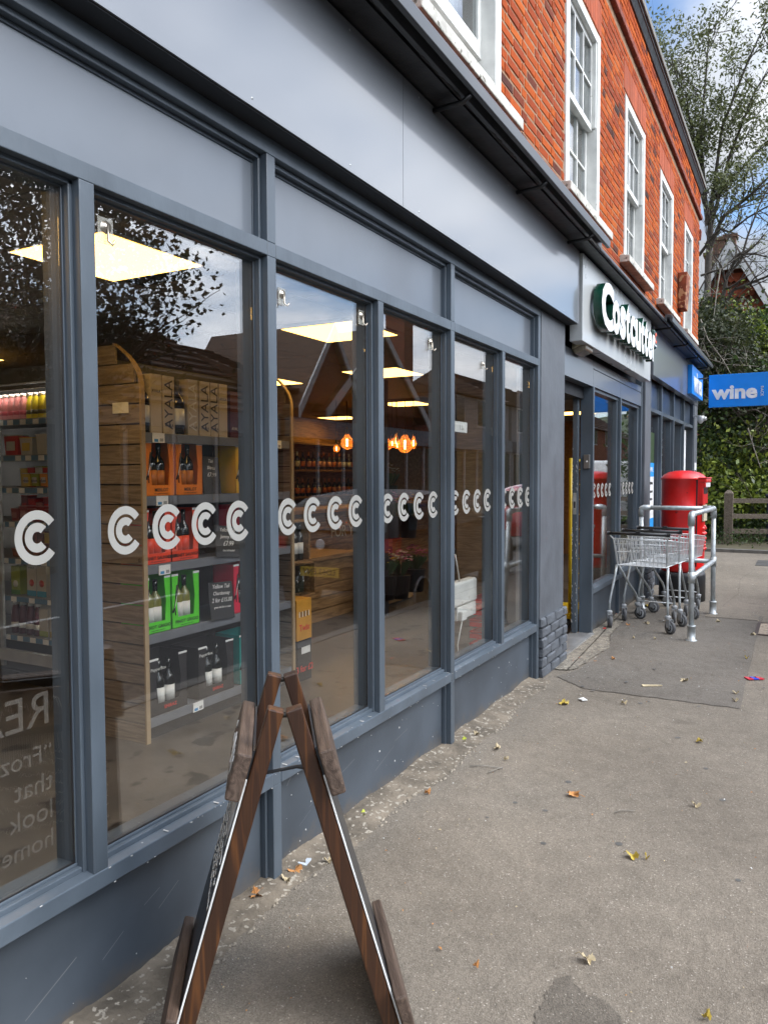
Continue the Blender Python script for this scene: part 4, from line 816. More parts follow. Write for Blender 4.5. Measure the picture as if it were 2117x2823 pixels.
CL_ = thing('added_cabinet_light', 'added hidden strip lamp under the canopy of the chilled cabinet', 'lamp', (3.72, 3.25, 2.155)); MB().box(.0, .05, -.44, 1.6, -.01, .0).obj('added_lamp_tube', mat('added_cabinet_lamp', (1, .95, .85), .5, emit=13), CL_); MB().box(.0, .03, 1.54, 1.57, .3, 2.1).box(.0, .02, -.445, -.43, .3, 2.1).obj('added_lamp_tube', MATS['added_cabinet_lamp'], CL_, (0, 0, -2.14))  # unseen lamp tubes added to light the cabinet stock
CCX = 3.74
def small_bottle(r, h, col, capc, lab=None):
    mb = MB(); mb.lathe([(.001, 0), (r, 0), (r, h*.55), (r*.82, h*.72), (r*.55, h*.88), (r*.55, h*.9), (.001, h*.9)], n=12).lathe([(r*.6, h*.88), (r*.6, h), (.001, h)], n=12, mi=1).lathe([(r*1.01, h*.18), (r*1.01, h*.34)], n=12, mi=2)
    return mb.mesh('drink_bottle', [col, capc, lab or capc])
pink = small_bottle(.032, .19, flat('milk_pink', (.75, .28, .27)), flat('cap_pink', (.72, .6, .55)), flat('dk_pink', (.55, .08, .10))); yel = small_bottle(.032, .19, flat('milk_yellow', (.75, .58, .02)), MATS['cap_pink'], flat('mk_band', (.1, .08, .02)))
y = 3.62; k = 0
ordw = ['first', 'second', 'third', 'fourth', 'fifth', 'sixth', 'seventh', 'eighth', 'ninth']
for i in range(9):
    me = pink if i < 5 else yel; yy = 3.62-.070*i
    setp(link(me, 'milkshake_bottle', None, (CCX+random.uniform(0, .02), yy, 1.917)), label='%s milkshake bottle, %s from the left on the top chilled shelf' % ('pink' if i < 5 else 'yellow', ordw[i]), cat='bottle', group='milkshake bottles on the top shelf')
for i in range(3): setp(link(yel, 'milkshake_bottle', None, (CCX+.10+.06*i, 2.96+.02*i, 1.917)), label='yellow milkshake bottle in the dim row behind, %s back' % ordw[i], cat='bottle', group='milkshake bottles on the top shelf')
def tub(name, label, y0, y1, z0, z1, m, m2=None, x=CCX, dep=.10):
    t = thing(name, label, 'food pack', (x, (y0+y1)/2, z0)); w = (y1-y0)/2; h = z1-z0
    MB().hexa([(0, -w*.86, 0), (dep, -w*.86, 0), (dep, w*.86, 0), (0, w*.86, 0), (-.004, -w, h), (dep, -w, h), (dep, w, h), (-.004, w, h)]).obj('pack_body', m, t, bevel=.004)
    MB().box(-.006, dep, -w*1.04, w*1.04, h, h+.006).obj('lid', m2 or m, t)
    if m2: MB().box(-.0055, -.0042, -w*.6, w*.6, h*.25, h*.72).obj('pack_label', m2, t)
    return t
rp, wp, vp, gp2, yp = flat('pack_red', (.5, .03, .02)), flat('pack_white', (.5, .48, .42)), flat('pack_violet', (.40, .24, .40)), flat('pack_green', (.28, .34, .05)), flat('pack_yellow', (.6, .42, .06))
tub('food_pack', 'red lidded pack at the left of the second chilled shelf', 3.40, 3.56, 1.657, 1.80, rp, wp); tub('food_pack', 'clear snack pack with yellow dot beside the red pack', 3.24, 3.38, 1.657, 1.78, wp, yp); tub('food_pack', 'pale tub with violet label on the second chilled shelf', 2.92, 3.05, 1.657, 1.76, vp, wp); tub('food_pack', 'pale clear tub in the middle of the second chilled shelf', 3.08, 3.20, 1.657, 1.80, wp)
for i in range(5):
    t = tub('yogurt_pot', 'yogurt pot, %s from the left on the third chilled shelf' % ordw[i], 3.36-.095*i-.08, 3.36-.095*i, 1.43, 1.52, [yp, gp2, flat('pack_orange', (.65, .25, .04)), yp, rp][i], wp); t['group'] = 'yogurt pots'
    text('nken', (-.0065, 0, .04), .035, flat('navy_ink', (.02, .03, .12)), t, rot=RL, ext=.0003)
for i in range(7): t = tub('meat_pack', 'dark red chilled pack, %s from the left on the fourth shelf' % ordw[i], 3.5-.095*i-.085, 3.5-.095*i, 1.172, 1.26+.02*(i % 2), flat('meat', (.22, .03, .03)), flat('film_pink', (.35, .16, .15))); t['group'] = 'dark red packs'
for i in range(6): t = tub('meal_pack', 'small brown chilled pack, %s from the left on the fifth shelf' % ordw[i], 3.5-.11*i-.1, 3.5-.11*i, .902, .96+.02*(i % 3), flat('meal', (.16, .07, .04)), flat('meal2', (.30, .10, .06))); t['group'] = 'brown packs'
def juice(label, y, z, w, h, m, m2, m3=None, gable=False):
    t = thing('juice_carton', label, 'carton', (CCX, y, z)); b = MB()
    if gable: b.box(0, w, -w/2, w/2, 0, h*.8); b.add([(0, -w/2, h*.8), (w, -w/2, h*.8), (w, w/2, h*.8), (0, w/2, h*.8), (w*.5, -w/2, h), (w*.5, w/2, h)], [(0, 4, 5, 3), (1, 2, 5, 4), (0, 1, 4), (2, 3, 5)])
    else: b.box(0, w, -w/2, w/2, 0, h)
    b.obj('carton_body', m, t); MB().box(-.0012, 0, -w*.5, w*.5, 0, h*.16).obj('colour_band', m2, t)
    if m3: MB().lathe([(.001, -.0025), (w*.26, -.002), (w*.26, 0)], (0, 0, h*.38), 12, axis='X').obj('printed_fruit', m3, t)
    MB().lathe([(.015, 0), (.015, .018), (.001, .018)], (w*.5, 0, h if not gable else h*.9), 10).obj('cap', m3 or m2, t); return t
jo = flat('fruit_red', (.5, .05, .02)); jb = flat('juice_blue', (.05, .3, .45))
juice('green juice carton at the left of the sixth chilled shelf', 3.47, .622, .10, .21, gp2, flat('leafg', (.10, .25, .05)), LWHT); t = juice('left white fruit juice carton with red fruit', 3.29, .622, .10, .255, wp, jb, jo); text('tropical', (-.001, 0, .21), .022, flat('ink_g', (.05, .12, .05)), t, rot=RL, ext=.0003); juice('right white fruit juice carton with red fruit', 3.18, .622, .10, .255, wp, jb, jo)
t = thing('juice_bottle', 'orange juice bottle with narrow neck right of the white cartons', 'bottle', (CCX+.03, 3.02, .622)); MB().lathe([(.001, 0), (.05, 0), (.05, .12), (.045, .15), (.018, .22), (.018, .27), (.001, .27)], n=14).obj('bottle_body', flat('orange_juice', (.5, .25, .06), .1), t)
dkj = small_bottle(.036, .24, flat('dark_juice', (.09, .012, .02)), LWHT, LWHT)
for i in range(4): setp(link(dkj, 'juice_bottle', None, (CCX+.02, 3.50-.085*i, .332)), label='dark purple juice bottle, %s from the left on the lowest chilled shelf' % ordw[i], cat='bottle', group='dark juice bottles')
juice('white gabled milk carton on the lowest chilled shelf', 3.17, .332, .095, .25, wp, gp2, None, True); juice('pale gabled carton beside the white milk carton', 3.06, .332, .09, .26, wp, flat('yb', (.4, .3, .1)), None, True); t = juice('lime green apple juice carton on the lowest chilled shelf', 2.95, .332, .095, .22, flat('lime', (.45, .55, .02)), flat('lime2', (.3, .4, .02)), None, True); text('APPLE', (-.0015, 0, .12), .022, gp2, t, rot=RL, ext=.0003)
for si, (zs, hmin, hmax, cols_) in enumerate([(1.422, .10, .17, ['pack_red', 'pack_green', 'pack_white', 'pack_yellow']), (1.172, .12, .18, ['meat', 'pack_red', 'film_pink']), (.902, .12, .2, ['meal', 'meal2', 'pack_yellow']), (.622, .18, .24, ['pack_green', 'pack_white', 'pack_orange']), (.332, .2, .25, ['pack_white', 'dark_juice', 'lime'])]):
    for i in range(8):
        y1 = 3.56-.085*i; h = random.uniform(hmin, hmax); t = tub('chilled_pack', 'chilled pack in the back row, %s shelf up, %s from the left' % (ordw[4-si], ordw[i]), y1-.078, y1, zs, zs+h, MATS[random.choice(cols_)], MATS[random.choice(cols_)], x=CCX+.13, dep=.08); t['group'] = 'chilled packs in the back rows'
# counter, bar, bulbs, flowers
BC = thing('bar_counter', 'warm oak bar counter at the back of the shop', 'counter', (9.6, 4.0, 0))
for i in range(9): MB().box(-2.2, 2.8, 0, .03, i*.11+.004, i*.11+.106).obj('plank', OAKB, BC)
MB().box(-2.25, 2.85, -.06, .6, 1.0, 1.05).obj('counter_top', OAKB, BC); MB().box(-2.2, 2.8, .04, .6, 0, 1.0).obj('carcass', BOXK, BC)
text('FOR YOU', (-.2, -.02, .72), .22, LWHT, BC, ext=.002)
BS = thing('bar_shelf', 'back bar shelf of bottles under warm lights', 'shelf', (9.4, 5.6, 0)); 
for z in (1.15, 1.60, 2.05): MB().box(-2.2, 3.4, 0, .35, z-.03, z).obj('shelf_board', OAKB, BS)
MB().box(-2.3, 3.5, .36, .4, 0, 2.5).obj('back_board', OAKB, BS)
bb_ = [bottle_mesh(.04, .30, WINEG, m_, c_) for m_, c_ in ((LORG, LORG), (LWHT, LWHT), (flat('lab_pink', (.6, .3, .25)), LORG), (LORG, WINEG))]
n = 0
for z in (1.15, 1.60):
    for i in range(32):
        x = 7.35+i*.165+random.uniform(-.02, .02); q = link(random.choice(bb_), 'bottle', None, (x, 5.72, z)); setp(q, label='bottle in the %s row of the back bar shelf' % ('lower' if z < 1.3 else 'upper'), cat='bottle', group='back bar bottles, %s row' % ('lower' if z < 1.3 else 'upper'))
AMB = mat('amber_glass', (.95, .34, .05), .1, alpha=.35, emit=.5); FILA = mat('filament', (1.0, .50, .13), .5, emit=40)
def bulb(x, y, z, r, label, tall=False):
    t = thing('pendant_bulb', label, 'pendant lamp', (x, y, z), group='amber bulbs over the bar')
    h = r*(1.9 if tall else 1.0); MB().lathe([(.001, -h), (r*.5, -h*.86), (r*.87, -h*.5), (r, 0), (r*.87, h*.5), (r*.5, h*.9), (r*.32, h*1.3), (.001, h*1.32)], n=16).obj('bulb_glass', AMB, t)
    MB().tube([(0, 0, -h*.5), (r*.12, 0, h*.6)], r*.065, 5).tube([(-r*.15, 0, -h*.45), (-r*.1, 0, h*.6)], r*.065, 5).obj('filament', FILA, t); MB().lathe([(.018, 0), (.018, .06), (.001, .06)], (0, 0, h*1.3), 8).tube([(0, 0, h*1.3), (0, 0, 2.49-z)], .004, 5).obj('cord', BLACKP, t)
zz5 = (740, 800, .4972)
for i, (u, v, r, tl, lab) in enumerate([(378, 880, .045, 0, 'small amber bulb hanging lowest at the left of the cluster'), (437, 848, .09, 0, 'large round amber bulb left of the mullion'), (500, 850, .06, 1, 'tall amber bulb partly behind the mullion'), (642, 845, .045, 1, 'thin amber bulb at the left of the right-hand cluster'),
      (657, 860, .07, 0, 'round amber bulb second in the right-hand cluster'), (686, 852, .05, 0, 'small amber bulb third in the right-hand cluster'), (708, 838, .04, 1, 'tall thin amber bulb hanging highest'), (714, 862, .045, 0, 'small amber bulb under the tall thin one'), (757, 860, .105, 0, 'largest round amber bulb in the right-hand cluster'), (805, 850, .04, 1, 'rightmost thin amber bulb')]):
    p = pixd(740+u*.4972, 800+v*.4972, 10.3); bulb(p[0], p[1], p[2], r, lab, tl)
# flower buckets
FB = thing('flower_stand', 'dark stepped stand holding flower buckets behind the fourth pane', 'stand', (7.9, 2.75, 0)); MB().box(-.35, .5, -.25, .3, 0, .28).box(-.35, .5, .0, .3, .28, .62, 0).obj('stand_body', BOXK, FB); MB().box(-.37, .52, -.27, -.25, .02, .26).obj('front_board', OAKB, FB)
def bouquet(x, y, z, cols, label, r=.17, h=.3, seed=1):
    t = thing('flower_bucket', label, 'flowers', (x, y, z)); rr = random.Random(seed); MB().lathe([(.09, 0), (.12, .26), (.125, .26), (.001, .255)], n=16).obj('bucket', BOXK, t)
    for ci, c in enumerate(cols):
        mb = MB()
        for k in range(26):
            a = rr.uniform(0, 6.28); q = r*math.sqrt(rr.random()); px_, py_, pz_ = q*math.cos(a), q*math.sin(a), .26+h*.6+.10*(1-q/r)+rr.uniform(-.03, .03); s = rr.uniform(.014, .026)
            for m_ in range(7):
                b = m_*.9; mb.add([(px_, py_, pz_), (px_+s*math.cos(b), py_+s*math.sin(b), pz_+s*.5), (px_+s*math.cos(b+.8), py_+s*math.sin(b+.8), pz_+s*.5)], [(0, 1, 2)])
        mb.obj('blossoms', c, t)
    mb = MB()
    for k in range(60):
        a = rr.uniform(0, 6.28); q = rr.uniform(.3, 1)*r; mb.add([(q*.3*math.cos(a), q*.3*math.sin(a), .24), (q*math.cos(a), q*math.sin(a), .28+h*.5), (q*math.cos(a+.2), q*math.sin(a+.2), .24+h*.5)], [(0, 1, 2)])
    mb.obj('stems', mat('stem_green', (.03, .07, .02), .6), t); return t
fw, fy, fp, fm, fo = flat('fl_white', (.75, .72, .66)), flat('fl_yellow', (.75, .55, .02)), flat('fl_pink', (.65, .15, .28)), flat('fl_magenta', (.28, .02, .12)), flat('fl_orange', (.7, .18, .02))
for (u, v, D, cols, lab, s) in [(1064, 1545, 8.3, [fw, fy], 'white and yellow flower bunch at the left of the buckets', 1), (1102, 1545, 8.5, [fw, fm, fp], 'white and purple flower bunch in the middle', 2), (1144, 1530, 8.9, [fm, fp], 'pink flower bunch at the right of the buckets', 3), (1080, 1385, 9.0, [fm, fp], 'dark red bunch on the upper step', 4), (1125, 1385, 9.2, [fo, fy], 'orange bunch on the upper step', 5), (1070, 1303, 9.6, [fw], 'white bunch high on the counter', 6)]:
    p = pixd(u, v, D); bouquet(p[0], p[1], p[2]-.42, cols, lab, .15, .28, s)
# oak display counter (left of flowers)
OC = thing('oak_display_table', 'dark oak plank display table behind the third pane', 'table', (7.0, 3.0, 0))
for i in range(5): MB().box(-1.0, .35, -.35, -.32, i*.125+.004, i*.125+.12).obj('plank', OAKB, OC)
MB().box(-1.02, .37, -.38, .5, .63, .67).box(-1, .35, -.31, .5, 0, .63).obj('table_body', OAKB, OC)
# power box, sockets, switch on the glass side board
WB2 = thing('white_upright_board', 'pale upright board inside the last pane', 'board', (5.42, .13, 0)); MB().box(-.02, .07, 0, .02, .3, 2.45).obj('board_face', mat('grey_board', (.26, .26, .27), .6), WB2)
S1 = thing('wall_switch', 'white double switch box fixed behind the fifth pane', 'switch', (4.16, .12, 1.757)); MB().box(0, .19, 0, .03, 0, .065).box(.07, .10, -.004, 0, .02, .045).box(.105, .13, -.004, 0, .02, .045).obj('switch_plate', WHITE, S1, bevel=.004); S1.location = (4.30, .16, 1.76)
S2 = thing('power_adapter', 'white power adapter box standing on a double socket', 'adapter', (4.30, .16, .69)); MB().box(0, .37, 0, .07, 0, .15).obj('adapter_body', WHITE, S2, bevel=.015)
S3 = thing('wall_socket', 'white double socket under the power adapter', 'socket', (4.36, .17, .60)); MB().box(0, .31, 0, .04, 0, .085).obj('socket_plate', WHITE, S3, bevel=.004); MB().box(.01, .09, -.03, 0, .0, .06).obj('plug', WHITE, S3, bevel=.008)
MB().tube([(4.39, .15, .61), (4.36, .15, .55), (4.34, .16, .46), (4.37, .16, .30), (4.38, .17, .05)], .004, 6).obj('cable', WHITE, None, label='white cable hanging from the plug to the floor', cat='cable')
setp(MB().tube([(4.30, .16, 1.02), (4.42, .18, .84)], .005, 6).obj('antenna', WHITE), label='thin white aerial leaning on the power adapter', cat='aerial')
bd = thing('dark_upright_board', 'narrow dark timber upright behind the fourth pane', 'board', (7.2, 2.2, 0)); MB().box(-.03, .07, 0, .02, .0, 2.5).obj('board_face', BOXK, bd)
# red crates
REDK = mat('crate_red', (.75, .03, .02), .4)
for k in range(5):
    t = thing('red_crate', ['lowest', 'second', 'third', 'fourth', 'topmost'][k]+' red plastic basket in the stack inside the last pane', 'basket', (5.60, .42, k*.09+.12), group='stack of red baskets')
    mb = MB()
    for a, b, c_, d_ in ((-.16, .16, -.11, -.105), (-.16, .16, .105, .11), (-.16, -.155, -.11, .11), (.155, .16, -.11, .11)):
        mb.box(a, b, c_, d_, .05, .085).box(a, b, c_, d_, 0, .012)
    for i in range(11): mb.box(-.15+i*.029, -.142+i*.029, -.11, -.105, 0, .05)
    mb.box(-.16, .16, -.11, .11, 0, .006); mb.obj('basket_body', REDK, t)
# yellow roll cage inside the doorway
YC = mat('cage_yellow', (.70, .48, .01), .4); RC = thing('roll_cage', 'yellow roll cage with metal frame just inside the doorway', 'roll cage', (7.45, float(pix(1571, 1500, X=7.45)[1])+.16, 0))
MB().tube([(0, -.16, .12), (0, -.16, 1.66)], .017, 8).tube([(0, -.16, 1.64), (.6, -.16, 1.64)], .014, 8).obj('post', YC, RC)
MB().tube([(-.05, -.05, .12), (-.05, .05, 1.62), (-.05, .09, 1.68), (-.05, .14, 1.68)], .014, 8).tube([(-.1, .13, .12), (-.1, .13, 1.6), (-.1, .17, 1.66)], .012, 8).obj('rail', CHROME, RC)
mb = MB()
for i in range(10): mb.tube([(0, -.16, .2+.15*i), (.6, -.16, .2+.15*i)], .004, 5)
for i in range(8): mb.tube([(.075*i, -.16, .2), (.075*i, -.16, 1.6)], .004, 5)
mb.obj('mesh_side', YC, RC); MB().box(-.05, .6, -.18, .15, .10, .15).obj('base', YC, RC)
for yy in (-.12, .10): MB().lathe([(.001, -.02), (.05, -.02), (.05, .02), (.001, .02)], (0, yy, .05), 14, axis='X').obj('wheel', RUBBER, RC)
IW = thing('entrance_side_wall', 'brown timber side wall inside the doorway', 'wall', (6.75, .8, 0)); MB().box(0, .04, 0, .9, 0, 2.5).obj('board', OAKP, IW, (1.2, 0, 0))
# suction hooks on the glass
HK = mat('hook_metal', (.5, .45, .38), .3, metal=.9); CL = glassmat('clear_pad', (.82, .84, .78), 1.45)
def hook(u, v, label, big=1.0):
    p = pix(u, v, y=.0545); t = thing('suction_hook', label, 'hook', tuple(p), group='clear hooks on the glass')
    MB().box(-.024*big, .024*big, .0, .002, -.036*big, .028*big).obj('pad', mat('pad_white', (.5, .5, .45), .3, alpha=.35), t, bevel=.002); MB().lathe([(.001, -.008), (.014*big, -.006), (.016*big, 0)], (0, 0, .005), 12, axis='Y').tube([(0, -.008, .01), (0, -.010, -.03*big), (.006, -.02, -.04*big), (.012, -.024, -.028*big)], .003*big, 6).obj('hook', HK, t)
hook(292, 632, 'clear hook on a beige pad at the top of the second pane', 1.15); hook(778, 815, 'clear hook in the top left corner of the third pane'); hook(996, 873, 'clear hook in the top right corner of the third pane'); hook(1187, 946, 'clear hook at the top right of the fourth pane'); hook(1331, 1006, 'small hook at the top of the fifth pane', .7)
t = thing('reflected_lettering', 'poster reflection built as faint mirrored lettering on the inside of the first pane', 'lettering', (1.30, .112, .60))
FN = mat('painted_reflection', (.30, .27, .24), .6, alpha=.20)  # a mirrored poster reflection painted as film lettering on the glass
for (s, x, z, sz) in [('REAL', -.0, .27, .13), ('“Frozen', .03, .15, .07), ('that', .06, .07, .075), ('look', .05, -.01, .075), ('homemade', -.02, -.09, .07)]:
    o = text(s, (.10, 0, z), sz, FN, t, rot=(PI/2, 0, PI), ext=.0003, align='LEFT')
# ================================================================== A-BOARD
A_ax = Vector((.80, .60, 0)); A_p = Vector((-.60, .80, 0)); A0 = Vector((1.564, -.512, 0))-A_p*.03
AF = thing('a_frame_sign', 'dark stained wooden A frame chalkboard sign standing on the pavement', 'sign', tuple(A0))
AF.rotation_euler = (0, 0, math.atan2(.60, .80))     # local x = along the board (away), local y = left in the picture
H_ = .905; WB_ = .39
def lean(sgn, t): return sgn*(.022+.262*t)            # offset of the leg centre at fraction t down from the top
def legbox(name, x0, x1, w, sgn, t0, t1, off, th, m, bev=.003):
    # a slab following the sloping leg: from t0 to t1, offset outwards by off
    sl = math.atan(.262/H_); c, s_ = math.cos(sl), math.sin(sl)
    def P(t, o): yy = lean(sgn, t)+sgn*o*c; return (yy, H_*(1-t)+o*s_)
    a0, a1, b0, b1 = P(t0, off), P(t0, off+th), P(t1, off), P(t1, off+th)
    pts = [(x0, b0[0], b0[1]), (x1, b0[0], b0[1]), (x1, b1[0], b1[1]), (x0, b1[0], b1[1]), (x0, a0[0], a0[1]), (x1, a0[0], a0[1]), (x1, a1[0], a1[1]), (x0, a1[0], a1[1])]
    if sgn < 0: pts = [pts[i] for i in (3, 2, 1, 0, 7, 6, 5, 4)]
    return MB().hexa(pts).obj(name, m, AF, bevel=bev)
CHB = mat('chalkboard', (.020, .022, .027), .35, .2, 6)
for sg in (1, -1):
    for x0 in (0.0, WB_-.042): legbox('leg', x0, x0+.042, .042, sg, 0, 1.0, -.021, .042, WOODD, .004)
    b = legbox('chalkboard', .004, WB_-.004, 0, sg, .12, .97, .0225, .006, CHB, 0); legbox('board_edge', -.001, .0035, 0, sg, .20, 1.0, .0225, .0045, PAPER, 0)
    legbox('upper_plank', -.050, WB_+.02, 0, sg, .115, .245, .030, .038, WOODW, .006); legbox('lower_plank', -.045, WB_+.03, 0, sg, .845, .985, .030, .030, WOODW, .005); legbox('cross_rail', .042, WB_-.042, 0, sg, .86, .92, -.015, .03, WOODD)
mb = MB()
for x0 in (.02, WB_-.02): mb.tube([(x0, -.03, H_-.018), (x0, .03, H_-.018)], .0075, 8); 
mb.obj('hinge', mat('hinge_iron', (.05, .045, .04), .4, metal=.7), AF)
MB().tube([(.02, .055, .738), (.06, -.03, .735), (.035, -.062, .742)], [.0045, .005, .009], 8).obj('restraint_strap', BLACKP, AF)
# chalk writing on the left board and top plank
rr = random.Random(5); mb = MB(); sl = math.atan(.262/H_)
def onboard(x, t, o=.031): return (x, lean(1, t)+o*math.cos(sl), H_*(1-t)+o*math.sin(sl))
for row in range(8):
    t = .33+row*.034; x = .35; 
    for k in range(16 if row % 2 else 12):
        pts = []; 
        for q in range(5): pts.append(onboard(x-.004*q, t+rr.uniform(-.010, .010)))
        mb.tube(pts, .0011, 4, cap=False); x -= .022
for k in range(9):
    x = .33-.035*k; mb.tube([onboard(x-.006*q, .18+rr.uniform(-.035, .035), .070) for q in range(6)], .0018, 4, cap=False)
mb.obj('chalk_writing', MATS['chalk'], AF, kind='stuff')
mb = MB()
for k in range(26):
    x = .02+.013*k; t0 = .27; mb.tube([onboard(x, t0, .0300), onboard(x+.004, t0+.10*(1-k/30)+rr.uniform(0, .03), .0300)], .003, 4)
mb.obj('chalk_drawing', mat('chalk_grey', (.42, .42, .42), .9), AF)
# ================================================================== TROLLEYS, RAIL, POST BOX
def trolley():
    t = thing('shopping_trolley', 'tmp', 'shopping trolley', (0, 0, 0), group='nested shopping trolleys')
    hz = .93; yw = .275
    MB().tube([(-.06, -yw-.02, hz), (-.06, yw+.02, hz)], .015, 12).obj('handle', BLACKP, t)
    mb = MB().lathe([(.019, -.02), (.019, .02)], (-.06, -yw, hz), 10, axis='Y').lathe([(.019, -.02), (.019, .02)], (-.06, yw, hz), 10, axis='Y'); mb.box(-.075, -.045, -.02, .02, hz+.012, hz+.024); mb.obj('handle_cap', BLACKP, t)
    w = MB(); zt0, zt1, zb0, zb1 = .875, .80, .61, .58; L_ = .80; yf = .20; yb0, yb1 = .235, .165
    def rim(z0, z1, ya, yb, x0, r=.0042): w.tube([(x0, -ya, z0), (L_, -yb, z1), (L_, yb, z1), (x0, ya, z0), (x0, -ya, z0)], r, 6)
    rim(zt0, zt1, yw-.02, yf, 0.0, .005); rim(zt0-.05, zt1-.045, yw-.025, yf-.004, 0.005, .003); rim(zb0, zb1, yb0, yb1, .05, .005); rim((zt0+zb0)/2, (zt1+zb1)/2, (yw+yb0)/2-.01, (yf+yb1)/2, .03, .0025)
    n = 21
    for s in (-1, 1):
        for i in range(n):
            f = i/(n-1); w.tube([(L_*f, s*((yw-.02)*(1-f)+yf*f), zt0*(1-f)+zt1*f), (.05+(L_-.05)*f, s*(yb0*(1-f)+yb1*f), zb0*(1-f)+zb1*f)], .0027, 4, cap=False)
    for i in range(13):
        f = i/12*2-1; w.tube([(.05, f*yb0, zb0), (L_, f*yb1, zb1)], .0027, 4, cap=False); w.tube([(L_, f*yf, zt1), (L_, f*yb1, zb1)], .0027, 4, cap=False); w.tube([(0.0, f*(yw-.02), zt0), (.05, f*yb0, zb0)], .0027, 4, cap=False)
    for i in range(16): 
        f = i/15; x = .05+(L_-.05)*f; yy = yb0*(1-f)+yb1*f; w.tube([(x, -yy, zb0*(1-f)+zb1*f), (x, yy, zb0*(1-f)+zb1*f)], .0036, 4, cap=False)
    w.obj('basket', CHROME, t)
    for s in (-1, 1):
        MB().tube([(-.06, s*yw, hz), (-.03, s*yw, .90), (.0, s*(yw-.02), .87), (.07, s*yb0, .62)], .0065, 8).obj('handle_bracket', CHROME, t)
        MB().tube([(.08, s*(yb0+.01), .61), (.045, s*.25, .50), (-.02, s*.27, .31), (-.035, s*.275, .25), (-.035, s*.278, .155)], .012, 8).obj('leg', STEEL, t)
        MB().tube([(.10, s*yb0, .60), (.35, s*.21, .40), (.53, s*.19, .27), (.58, s*.185, .21), (.585, s*.185, .155)], .012, 8).obj('leg', STEEL, t)
    MB().tube([(.58, -.185, .19), (.58, .185, .19)], .006, 6).obj('cross_bar', CHROME, t)
    for i, (x, y, a) in enumerate([(-.035, .278, .5), (-.035, -.278, .95), (.585, .185, 1.3), (.585, -.185, .2)]):
        c = MB().lathe([(.026, .135), (.030, .150), (.030, .163), (.018, .172)], n=14).box(-.05, -.005, -.024, -.020, .06, .14).box(-.05, -.005, .020, .024, .06, .14).box(-.03, .005, -.024, .024, .128, .137).obj('caster', LGREY, t, (x, y, 0)); c.rotation_euler = (0, 0, a)
        wl = MB().lathe([(.040, -.015), (.060, -.014), (.0625, 0), (.060, .014), (.040, .015)], n=22, axis='Y').obj('wheel', RUBBER, c, (-.035, 0, .0625))
        MB().lathe([(.001, -.016), (.018, -.019), (.020, -.014), (.048, -.0165), (.050, 0), (.048, .0165), (.020, .014), (.018, .019), (.001, .016)], n=20, axis='Y').tube([(0, -.024, 0), (0, .024, 0)], .008, 8).obj('wheel_hub', LGREY, c, (-.035, 0, .0625))
    return t
T0 = trolley(); T0.location = (7.68, -.315, 0); T0.rotation_euler.z = rad(-6); T0['label'] = 'first shopping trolley nearest the doorway with its handle in front'
T1 = copy_tree(T0, None, label='second shopping trolley nested in the middle of the row'); T1.location = (8.12, -.365, 0); T1.rotation_euler.z = rad(-7)
T2 = copy_tree(T0, None, label='third shopping trolley nested deepest by the red post box'); T2.location = (8.60, -.425, 0); T2.rotation_euler.z = rad(-7.5)
CR = thing('trolley_rail', 'galvanised tube guard rail around the parked trolleys', 'guard rail', (0, 0, 0))
GR = .0242
f0, f1 = Vector((7.38, -.825, 0)), Vector((7.47, -.80, 1.135)); b0, b1 = Vector((8.90, -.86, 0)), Vector((8.96, -.845, 1.13)); l0, l1 = Vector((8.93, -.12, 0)), Vector((8.95, -.10, 1.13))
for a, b in ((f0, f1), (b0, b1), (l0, l1)):
    MB().tube([a, b], GR, 14).obj('post', STEEL, CR); d_ = (b-a).normalized()
    MB().lathe([(.05, 0), (.05, .008), (.034, .010), (.034, .125), (.037, .127), (.037, .14), (.025, .142)], tuple(a), 16).obj('foot_flange', STEEL, CR)
for a, b in ((f1, b1), (b1, l1), (f0.lerp(f1, .5), b0.lerp(b1, .5)), (b0.lerp(b1, .5), l0.lerp(l1, .5))): MB().tube([a, b], GR, 14).obj('rail', STEEL, CR)
for p, q1, q2 in ((f1, b1, f0), (b1, f1, b0), (b1, l1, b0), (l1, b1, l0)):
    q1 = Vector(q1); q2 = Vector(q2); d1 = (q1-p).normalized(); d2 = (q2-p).normalized(); MB().tube([p+d1*.10, p+d1*.099, p+d1*.03, p+(d1+d2)*.008, p+d2*.03, p+d2*.099, p+d2*.10], [.026, .0315, .0315, .0315, .0315, .0315, .026], 14).obj('elbow', STEEL, CR)
for p, d1 in ((f0.lerp(f1, .5), b0-f0), (b0.lerp(b1, .5), f0-b0)):
    d1 = d1.normalized(); MB().tube([p-Vector((0, 0, .05)), p+Vector((0, 0, .05))], .032, 14).tube([p, p+d1*.07], .0315, 12).obj('tee_joint', STEEL, CR)
PB = thing('post_box', 'red pillar post box with domed cap and black base behind the trolleys', 'post box', (9.80, -.43, 0)); PB.rotation_euler = (0, 0, rad(-4))
R_ = .245; rim_ = [(.001, 1.545), (.09, 1.540), (.17, 1.522), (.225, 1.492), (.248, 1.462), (.256, 1.452), (.256, 1.438), (R_, 1.430), (R_, 1.10), (R_+.001, 1.098), (R_+.001, 1.092), (R_, 1.09), (R_, .42), (R_-.004, .36), (.22, .345), (.001, .345)]
MB().lathe(rim_[::-1], n=48).obj('body', REDP, PB); MB().lathe([(.001, 0), (.262, 0), (.262, .30), (.25, .345), (.001, .345)], n=40).obj('base', mat('base_black', (.018, .018, .02), .45), PB)
MB().box(-.155, .155, -.285, -.10, 1.405, 1.447).box(-.165, .165, -.292, -.10, 1.447, 1.462).box(-.150, .150, -.250, -.10, 1.15, 1.405).box(-.15, .15, -.275, -.250, 1.345, 1.405).obj('aperture_hood', REDP, PB, bevel=.008)
